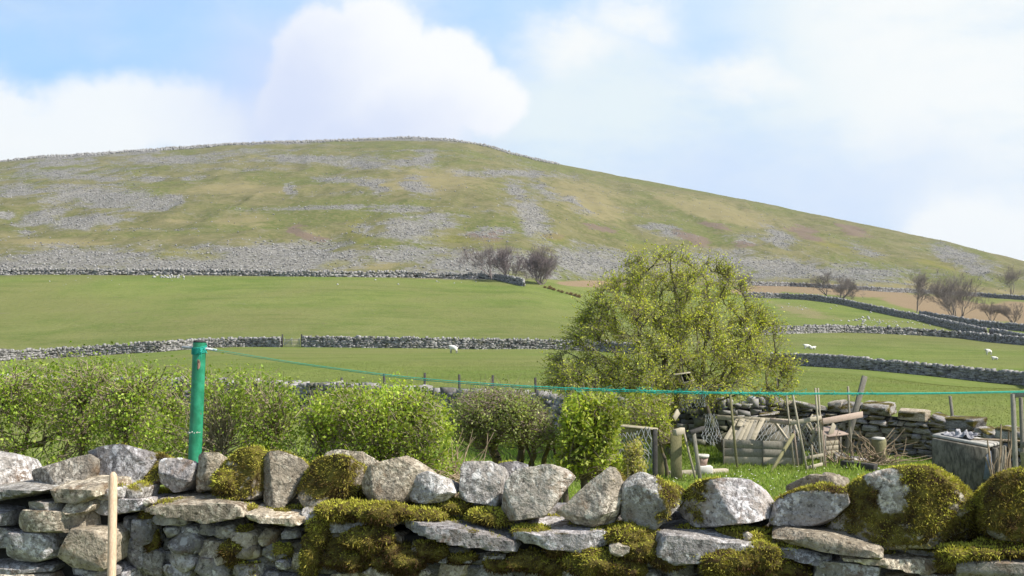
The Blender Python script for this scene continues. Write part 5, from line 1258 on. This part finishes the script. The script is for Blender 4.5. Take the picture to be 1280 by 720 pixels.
stake('garden_stake', 'upright timber stake on the lawn in front of the slatted ark roof', 921, 17.8, 912.5, 492, 3.6, M_GREENW)
stake('leaning_prop', 'dark timber prop leaning on the pen stakes', 963, 17.4, 992, 543, 4.2, M_GREENW, 'prop', d1=17.95)
stake('gate_post', 'thick grey post leaning out of the garden wall by the pen', 1053, 19.0, 1081, 470, 6.2, M_GREYW, 'post')
stake('gate_post', 'short grey post standing behind the wall under the hawthorn', 977, 21.3, 971, 470, 4.2, M_GREYW, 'post')
stake('gate_post', 'grey post tilting behind the wall above the concrete tank', 1196, 19.2, 1187.5, 495, 4.0, M_GREYW, 'post')
def rail_fence():
    t = thing('wire_fence', 'mossy timber rail fence with loose chicken wire beside the evergreen', 'fence', ground_pt(797, 13.3))
    board('top_rail', P(764, 533.5, 13.2), P(821, 539.5, 13.4), .095, .05, M_GREENW, t)
    board('cap_rail', P(764, 531, 13.18), P(821, 536.5, 13.38), .025, .08, M_WOOD, t)
    for x, m_ in ((776, M_GREENW), (818.5, M_BLACKW)): stake('post', '', x, 13.35, x, 536, 5 if x < 800 else 8, m_, parent=t)
    netting('chicken_wire', [P(778, 590, 13.25), P(817, 585, 13.3), P(817, 543, 13.3), P(778, 542, 13.25)], 8, 8, .0045, .12, t)
rail_fence()
def loose_netting(label, c, nu, nv, wob):
    o = netting('wire_netting', c, nu, nv, .0034, wob); return tag(o, label, 'netting')
loose_netting('grey wire netting hanging in the hawthorn branches', [P(852, 512, 18.0), P(878, 513, 18.0), P(884, 482, 18.1), P(854, 479, 18.0)], 7, 7, .14)
loose_netting('grey wire netting draped against the leaning hawthorn trunk', [P(876, 556, 18.4), P(902, 552, 18.5), P(893, 518, 18.8), P(880, 518, 18.7)], 6, 8, .14)
def bird_box():
    a = P(855, 470, 17.9); t = thing('bird_feeder', 'little open fronted wooden bird feeder hanging in the hawthorn', 'bird feeder', a + [0, 0, -.12])
    board('roof', a + [-.17, 0, .02], a + [.10, 0, .06], .20, .018, M_WOOD, t, up=(0, 1, 0))
    board('floor', a + [-.03, 0, -.115], a + [.16, 0, -.06], .18, .016, M_WOOD, t, up=(0, 1, 0))
    board('side', a + [.085, 0, .04], a + [.15, 0, -.06], .17, .014, M_WOOD, t, up=(0, 1, 0))
    board('side', a + [-.06, 0, .03], a + [-.02, 0, -.10], .17, .014, M_WOOD, t, up=(0, 1, 0))
    board('back', a + [-.03, .085, -.04], a + [.12, .085, .0], .13, .012, M_BLACKW, t)
    board('hanger', a + [.0, .02, .04], a + [-.05, .05, .35], .012, .012, M_BLACKW, t)
bird_box()
def clutter():
    d = 16.6
    a, b = ground_pt(838, d), ground_pt(852, d)
    o = board('plywood_panel', (a + b) / 2 + [0, 0, -.01], (P(838, 542, d) + P(852, 542, d)) / 2, np.linalg.norm(b - a), .03, M_GREENW, up=(1, 0, 0)); tag(o, 'mossy plywood panel standing under the hawthorn', 'panel')
    o = board('plywood_panel', ground_pt(824, 16.9), P(826, 545, 16.9), .14, .03, M_GREENW, up=(1, 0, 0)); tag(o, 'narrow green stained panel behind the sapling stems', 'panel')
    stake('timber_prop', 'short diagonal timber prop leaning beside the plywood panel', 869, 16.6, 855, 541, 3.4, M_WOOD, 'prop')
    stake('timber_prop', 'thick grey timber upright next to the flowerpot', 875, 16.4, 867, 541, 6, M_GREYW, 'prop')
    o = board('wood_offcut', P(843, 541, 16.4), P(854, 538, 16.5), .09, .09, M_WOOD); tag(o, 'pale wood offcut balanced on top of the plywood panel', 'wood block')
    o = board('wood_offcut', P(862, 541, 16.35), P(880, 535, 16.5), .055, .07, M_BLACKW); tag(o, 'dark timber offcut laid across the grey upright', 'wood block')
    o = board('wood_offcut', P(842, 524, 17.2), P(848, 514, 17.3), .10, .03, M_WOOD); tag(o, 'pale board caught in the branches below the netting', 'wood block')
    a, b = ground_pt(835, 17.0), ground_pt(908, 17.3); o = board('plank', a + [0, 0, .035], b + [0, 0, .035], .07, .12, M_WOOD); tag(o, 'long plank lying on the lawn edge below the flowerpot', 'plank')
    # flowerpot
    c = ground_pt(877, 17.2) + [0, 0, .14]; t = thing('flowerpot', 'faded pink terracotta flowerpot with pale rim beside the grey upright', 'flowerpot', c)
    V, Fq = lathe_tube([c, c + [0, 0, .12]], [.075, .10], 20); place(mesh_np('bowl', V, Fq, M_TERRA, smooth=False), t)
    V, Fq = lathe_tube([c + [0, 0, .121], c + [0, 0, .16], c + [0, 0, .161]], [.112, .115, .09], 20); place(mesh_np('rim', V, Fq, M_WHITE), t)
    c = ground_pt(880, 17.15)
    o = board('stone_block', c + [-.13, 0, .07], c + [.12, 0, .07], .13, .18, M_WHITE, bev=.012); tag(o, 'chalky white block under the flowerpot', 'block')
    # mossy stump
    c = ground_pt(1098, 18.4); t = thing('tree_stump', 'mossy upright stump with pale sawn top beside the garden wall', 'stump', c)
    V, Fq = lathe_tube([c + [0, 0, z] for z in (-.03, .08, .2, .34, .41)] + [c + [.0, 0, .425]], [.15, .125, .115, .12, .115, .10], 18)
    V = V + (fbm(V * 8, 3, 3) * .02)[:, None] * np.array([1, 1, .3]); place(mesh_np('trunk', V, Fq, M_GREENW, smooth=True), t)
    V, Fq = lathe_tube([c + [-.01, -.005, .405], c + [-.01, -.005, .44], c + [-.01, -.005, .447]], [.112, .106, .05], 18); place(mesh_np('sawn_top', V, Fq, M_WHITE), t)
    # black timber baulk and dead branches
    o = board('timber_baulk', ground_pt(1052, 17.9) + [0, 0, .06], ground_pt(1094, 17.5) + [0, 0, .05], .12, .14, M_BLACKW); tag(o, 'black wet timber baulk lying in front of the branch pile', 'timber')
    br = []; c = ground_pt(1078, 18.3)
    for k in range(70):
        a = c + [rng.normal() * .28, rng.normal() * .15, .02]; v = np.array([rng.normal() * .28, rng.normal() * .2, abs(rng.normal()) * .18 + .05]); br += polyseg(curve_pts(a, a + v * 1.3, rng.normal(size=3) * .04, 5, .04), .011, .004)
    for k in range(8):
        a = c + [.1 + rng.normal() * .1, 0, .1]; br += polyseg(curve_pts(a, P(1068 + rng.normal() * 4, 536 + rng.uniform(0, 12), 18.3), rng.normal(size=3) * .05, 6, .03), .011, .004)
    V, Fq = tubes(br, 4); o = mesh_np('branch_pile', V, Fq, M_TWIG, loc=c); tag(o, 'heap of dead grey branches between the baulk and the stump', 'branches', kind='stuff')
    for k, (x, dd, w, h) in enumerate(((1062, 18.5, .34, .10), (1072, 18.35, .26, .12), (1050, 18.6, .24, .15))):
        cc = ground_pt(x, dd); V, Fq = cut_stone([((1, .2, .1), .5), ((-1, .1, .2), .5), ((.1, -.2, 1), .5), ((0, 0, -1), .5), ((.2, -1, .2), .5), ((0, 1, 0), .5)], (.5, .5, .5), .12, 16, .06, k + 5)
        V = V * np.array([w, .22, h]) + [0, 0, h * .45]; o = mesh_np('loose_stone', V + cc, Fq, M_PALE, smooth=True, loc=cc); tag(o, ['flat pale stone lying behind the black baulk', 'rounded pale stone against the dead branches', 'grey stone at the foot of the leaning post'][k], 'stone')
    br = []; c = ground_pt(548, 8.2)
    for k in range(170):
        a = c + [rng.normal() * .16, rng.normal() * .12, 1.02 + rng.uniform(0, .28)]; v = np.array([rng.normal() * .22, rng.normal() * .15, rng.normal() * .05]); br += polyseg(curve_pts(a, a + v, rng.normal(size=3) * .03, 5, .05), .005, .0025)
    for k in range(16):
        a = c + [rng.normal() * .15, 0, .9]; br += polyseg(curve_pts(a, P(rng.uniform(560, 625), rng.uniform(535, 572), 8.4), (0, 0, .05), 6, .02), .0045, .002)
    for k in range(60): 
        a = c + [rng.normal() * .2, rng.normal() * .14, 0]; br += polyseg(curve_pts(a, a + [rng.normal() * .15, rng.normal() * .1, 1.15], rng.normal(size=3) * .1, 6, .03), .007, .003)
    V, Fq = tubes(br, 4); o = mesh_np('twig_heap', V, Fq, M_TWIG, loc=c); tag(o, 'tangled heap of dry twigs behind the near wall by the rounded bush', 'twigs')
clutter()
def tank():
    d0, d1 = 15.6, 15.1
    A, B, = P(1167, 547, d0), P(1236, 560, d1); ga, gb = A.copy(), B.copy(); ga[2] = gb[2] = 0
    ln = unit(B - A); ln[2] = 0; nn = np.array([-ln[1], ln[0], 0]) ; nn = nn if nn[1] > 0 else -nn; wd = .5
    t = thing('concrete_tank', 'stained concrete water tank with cracked corner beside the garden wall', 'water tank', ga)
    def slabbox(nm, p, q, h0, h1, th, mat, off=0.0):
        V = []
        for s in (0, 1):
            for e, h in ((p, h0), (q, h1)): pass
        n2 = unit(np.cross(q - p, [0, 0, 1.0])); n2[2] = 0
        base = [p, q, q + n2 * th, p + n2 * th]
        V = [b + [0, 0, off - b[2]] for b in base] + [base[0] + [0, 0, h0 - base[0][2]], base[1] + [0, 0, h1 - base[1][2]], base[2] + [0, 0, h1 - base[2][2]], base[3] + [0, 0, h0 - base[3][2]]]
        o = mesh_np(nm, V, [[0, 1, 2, 3], [7, 6, 5, 4], [4, 5, 1, 0], [5, 6, 2, 1], [6, 7, 3, 2], [7, 4, 0, 3]], mat); m = o.modifiers.new('b', 'BEVEL'); m.width = .012; place(o, t)
    hA, hB = A[2], B[2]
    slabbox('front_wall', gb, ga, hB, hA, -.08, M_CONC)
    slabbox('back_wall', gb + nn * wd, ga + nn * wd, hB, hA, -.08, M_CONC)
    slabbox('end_wall', ga + nn * .08, ga + nn * (wd - .0), hA - .003, hA - .003, .08, M_CONC)
    slabbox('end_wall', gb + nn * .08, gb + nn * (wd - .0), hB - .003, hB - .003, .08, M_CONC)
    top = [A + [0, 0, .004], B + [0, 0, .004], B + nn * wd + [0, 0, .004], A + nn * wd + [0, 0, .004]]
    c = sum(top) / 4; V = [p + unit(p - c) * .02 for p in top]; V = V + [p + [0, 0, .045] for p in V]
    o = mesh_np('lid', V, [[3, 2, 1, 0], [4, 5, 6, 7], [0, 1, 5, 4], [1, 2, 6, 5], [2, 3, 7, 6], [3, 0, 4, 7]], M_CONCTOP); m = o.modifiers.new('b', 'BEVEL'); m.width = .012; place(o, t)
    # slate leaning on the front
    m0 = P(1216, 598, d1 + .55); q = [P(1212, 596, d1 + .5), P(1241, 600, d1 - .3), P(1238, 563, d1 - .12), P(1234, 566, d1 - .05)]
    q = [p + np.array([-.02, -.05, 0]) for p in q]; V = q + [p + np.array([.012, .015, 0]) for p in q]
    o = mesh_np('slate_sheet', V, [[0, 1, 2, 3], [7, 6, 5, 4], [0, 4, 5, 1], [1, 5, 6, 2], [2, 6, 7, 3], [3, 7, 4, 0]], M_SLATE, loc=q[0]); tag(o, 'blue grey sheet leaning on the corner of the concrete tank', 'sheet')
    # crumpled sheet on the lid
    c2 = A + (B - A) * .40 + nn * .2 + [0, 0, .05]; n = 26; g = np.linspace(-1, 1, n); U, Wv = np.meshgrid(g, g)
    pp = np.stack([U * 3, Wv * 3], -1); z = np.abs(fbm(pp * .7, 4, 3, .45)) * .22 * (1 - .6 * np.maximum(np.abs(U), np.abs(Wv))) ; 
    Q = c2 + U[..., None] * ln * .22 + Wv[..., None] * nn * .15 + z[..., None] * np.array([0, 0, 1]) + (fbm(pp + 9, 6, 3) * .06)[..., None] * ln
    i = np.arange(n - 1)[:, None] * n + np.arange(n - 1)[None]; o = mesh_np('crumpled_sheet', Q.reshape(-1, 3), np.stack([i, i + 1, i + 1 + n, i + n], -1).reshape(-1, 4), M_PLASTIC, loc=c2)
    m = o.modifiers.new('s', 'SOLIDIFY'); m.thickness = .006; tag(o, 'crumpled black and white plastic sheet on the tank lid', 'sheet')
    for k in range(5):
        s = A + (B - A) * (.62 + .05 * k) + nn * (.12 + .09 * k) + [0, 0, .06]; o = board('stick', s, s + ln * rng.uniform(.4, .65) + nn * rng.normal() * .06 + [0, 0, -.0], .02, .025, M_TWIG); tag(o, 'thin dry stick lying on the tank lid', 'stick', 'sticks on the tank lid')
    # canes between tank and frame
    for k in range(13):
        x0 = rng.uniform(1244, 1264); dd = d1 - .25 + rng.uniform(-.2, .2); a = ground_pt(x0, dd); b = P(x0 + rng.normal() * 7, rng.uniform(528, 575), dd + .1)
        V, Fq = tubes(polyseg(curve_pts(a, b, rng.normal(size=3) * .03, 5, .012), .014, .009), 6); o = mesh_np('cane', V, Fq, M_TWIG, smooth=True, loc=a); tag(o, 'pale dry cane standing in the bundle between tank and timber frame', 'cane', 'bundle of dry canes')
tank()
def timber_frame():
    d = 13.2; t = thing('timber_gate', 'tall grey timber gate frame beside the dry canes', 'gate', ground_pt(1275, d))
    stake('post', '', 1270, d, 1266, 492, 6, M_GREYW, parent=t); stake('post', '', 1279, d + .15, 1276, 497, 5, M_GREYW, parent=t)
    board('top_rail', P(1266, 494, d), P(1345, 489, d - .2), .06, .05, M_GREYW, t)
    board('mid_rail', P(1277, 556, d + .1), P(1345, 553, d - .1), .07, .03, M_GREYW, t); stake('post', '', 1342, d - .15, 1342, 488, 6, M_GREYW, parent=t)
    board('low_board', P(1276, 575, d + .12), P(1345, 572, d - .08), .18, .025, M_GREENW, t)
timber_frame()
# ------------------------------------------------------------------ grass on the lawn and verges
def lawn():
    n = 62000
    x = rng.uniform(540, 1290, n); d = rng.uniform(12.5, 22.5, n); X = (x - 640) / F * d
    clump = fbm(np.stack([X * 1.3, d * 1.3], -1), 70, 3)
    p = np.stack([X, d, np.zeros(n)], -1)
    hgt = .035 + .03 * np.clip(clump, 0, 1) + rng.uniform(0, .03, n) + .10 * sstep(clump, .35, .6) * sstep(d, 16.6, 17.6) + .05 * (d > 19) * (x < 900)
    dv = unit(np.stack([rng.normal(size=n) * .45, rng.normal(size=n) * .45, np.ones(n)], -1))
    V, Fq = leaves(p + dv * hgt[:, None] * .5, dv, unit(np.cross(dv, rng.normal(size=(n, 3)))), hgt * .55, rng.uniform(.004, .009, n))
    c = np.array([[.22, .32, .05], [.25, .35, .06], [.29, .35, .09], [.18, .27, .04]])[rng.integers(0, 4, n)] * (1 + .35 * clump[:, None]) * rng.uniform(.8, 1.2, (n, 1))
    o = mesh_np('lawn_grass', V, Fq, M_GRASS, col=np.repeat(c, 4, 0)); tag(o, kind='stuff')
    m = 120; xs = rng.uniform(830, 1100, m); ds = rng.uniform(14, 17.4, m); Xs = (xs - 640) / F * ds
    c = np.stack([Xs, ds, rng.uniform(.06, .09, m)], -1); up = np.tile([0, -.3, 1.0], (m, 1)); d1 = unit(np.cross(up, rng.normal(size=(m, 3))))
    V, Fq = leaves(c, d1, unit(np.cross(up, d1)), np.full(m, .011), np.full(m, .011)); o = mesh_np('daisies', V, Fq, M_WHITE); tag(o, kind='stuff')
lawn()
def pasture_tufts():
    n = 110000; x = rng.uniform(-40, 1330, n); d = 24 + 46 * rng.uniform(size=n) ** 1.4; X = (x - 640) / F * d; z = ground_z(X, d)
    h = rng.uniform(.012, .045, n); dv = unit(np.stack([rng.normal(size=n) * .5, rng.normal(size=n) * .5, np.ones(n)], -1)); p = np.stack([X, d, z], -1)
    V, Fq = leaves(p + dv * h[:, None] * .4, dv, unit(np.cross(dv, rng.normal(size=(n, 3)))), h * .5, rng.uniform(.004, .010, n))
    c = np.array([[.15, .185, .04], [.18, .205, .055], [.21, .225, .085], [.14, .17, .04]])[rng.integers(0, 4, n)] * rng.uniform(.85, 1.15, (n, 1))
    o = mesh_np('pasture_grass', V, Fq, M_GRASS, col=np.repeat(c, 4, 0)); tag(o, kind='stuff')
pasture_tufts()

# ------------------------------------------------------------------ thin spring haze
def haze():
    V, Fq = beam_vf((-1900, 1500, 55), (1900, 1500, 55), 190.0, 3100.0)
    V = np.array(V); lo, hi = V.min(0), V.max(0)
    o = mesh_np('haze', V, Fq[:, ::-1]); o['kind'] = 'stuff'
    m = bpy.data.materials.new('haze'); m.use_nodes = True; t = NT(m.node_tree); t.n.clear(); out = t.new('ShaderNodeOutputMaterial'); v = t.new('ShaderNodeVolumePrincipled')
    v.inputs['Color'].default_value = (.86, .91, 1, 1); v.inputs['Density'].default_value = HAZE; v.inputs['Anisotropy'].default_value = .2
    t.link(v.outputs[0], out.inputs['Volume']); o.data.materials.append(m)
    return lo, hi
HAZE = 0.00012
haze()
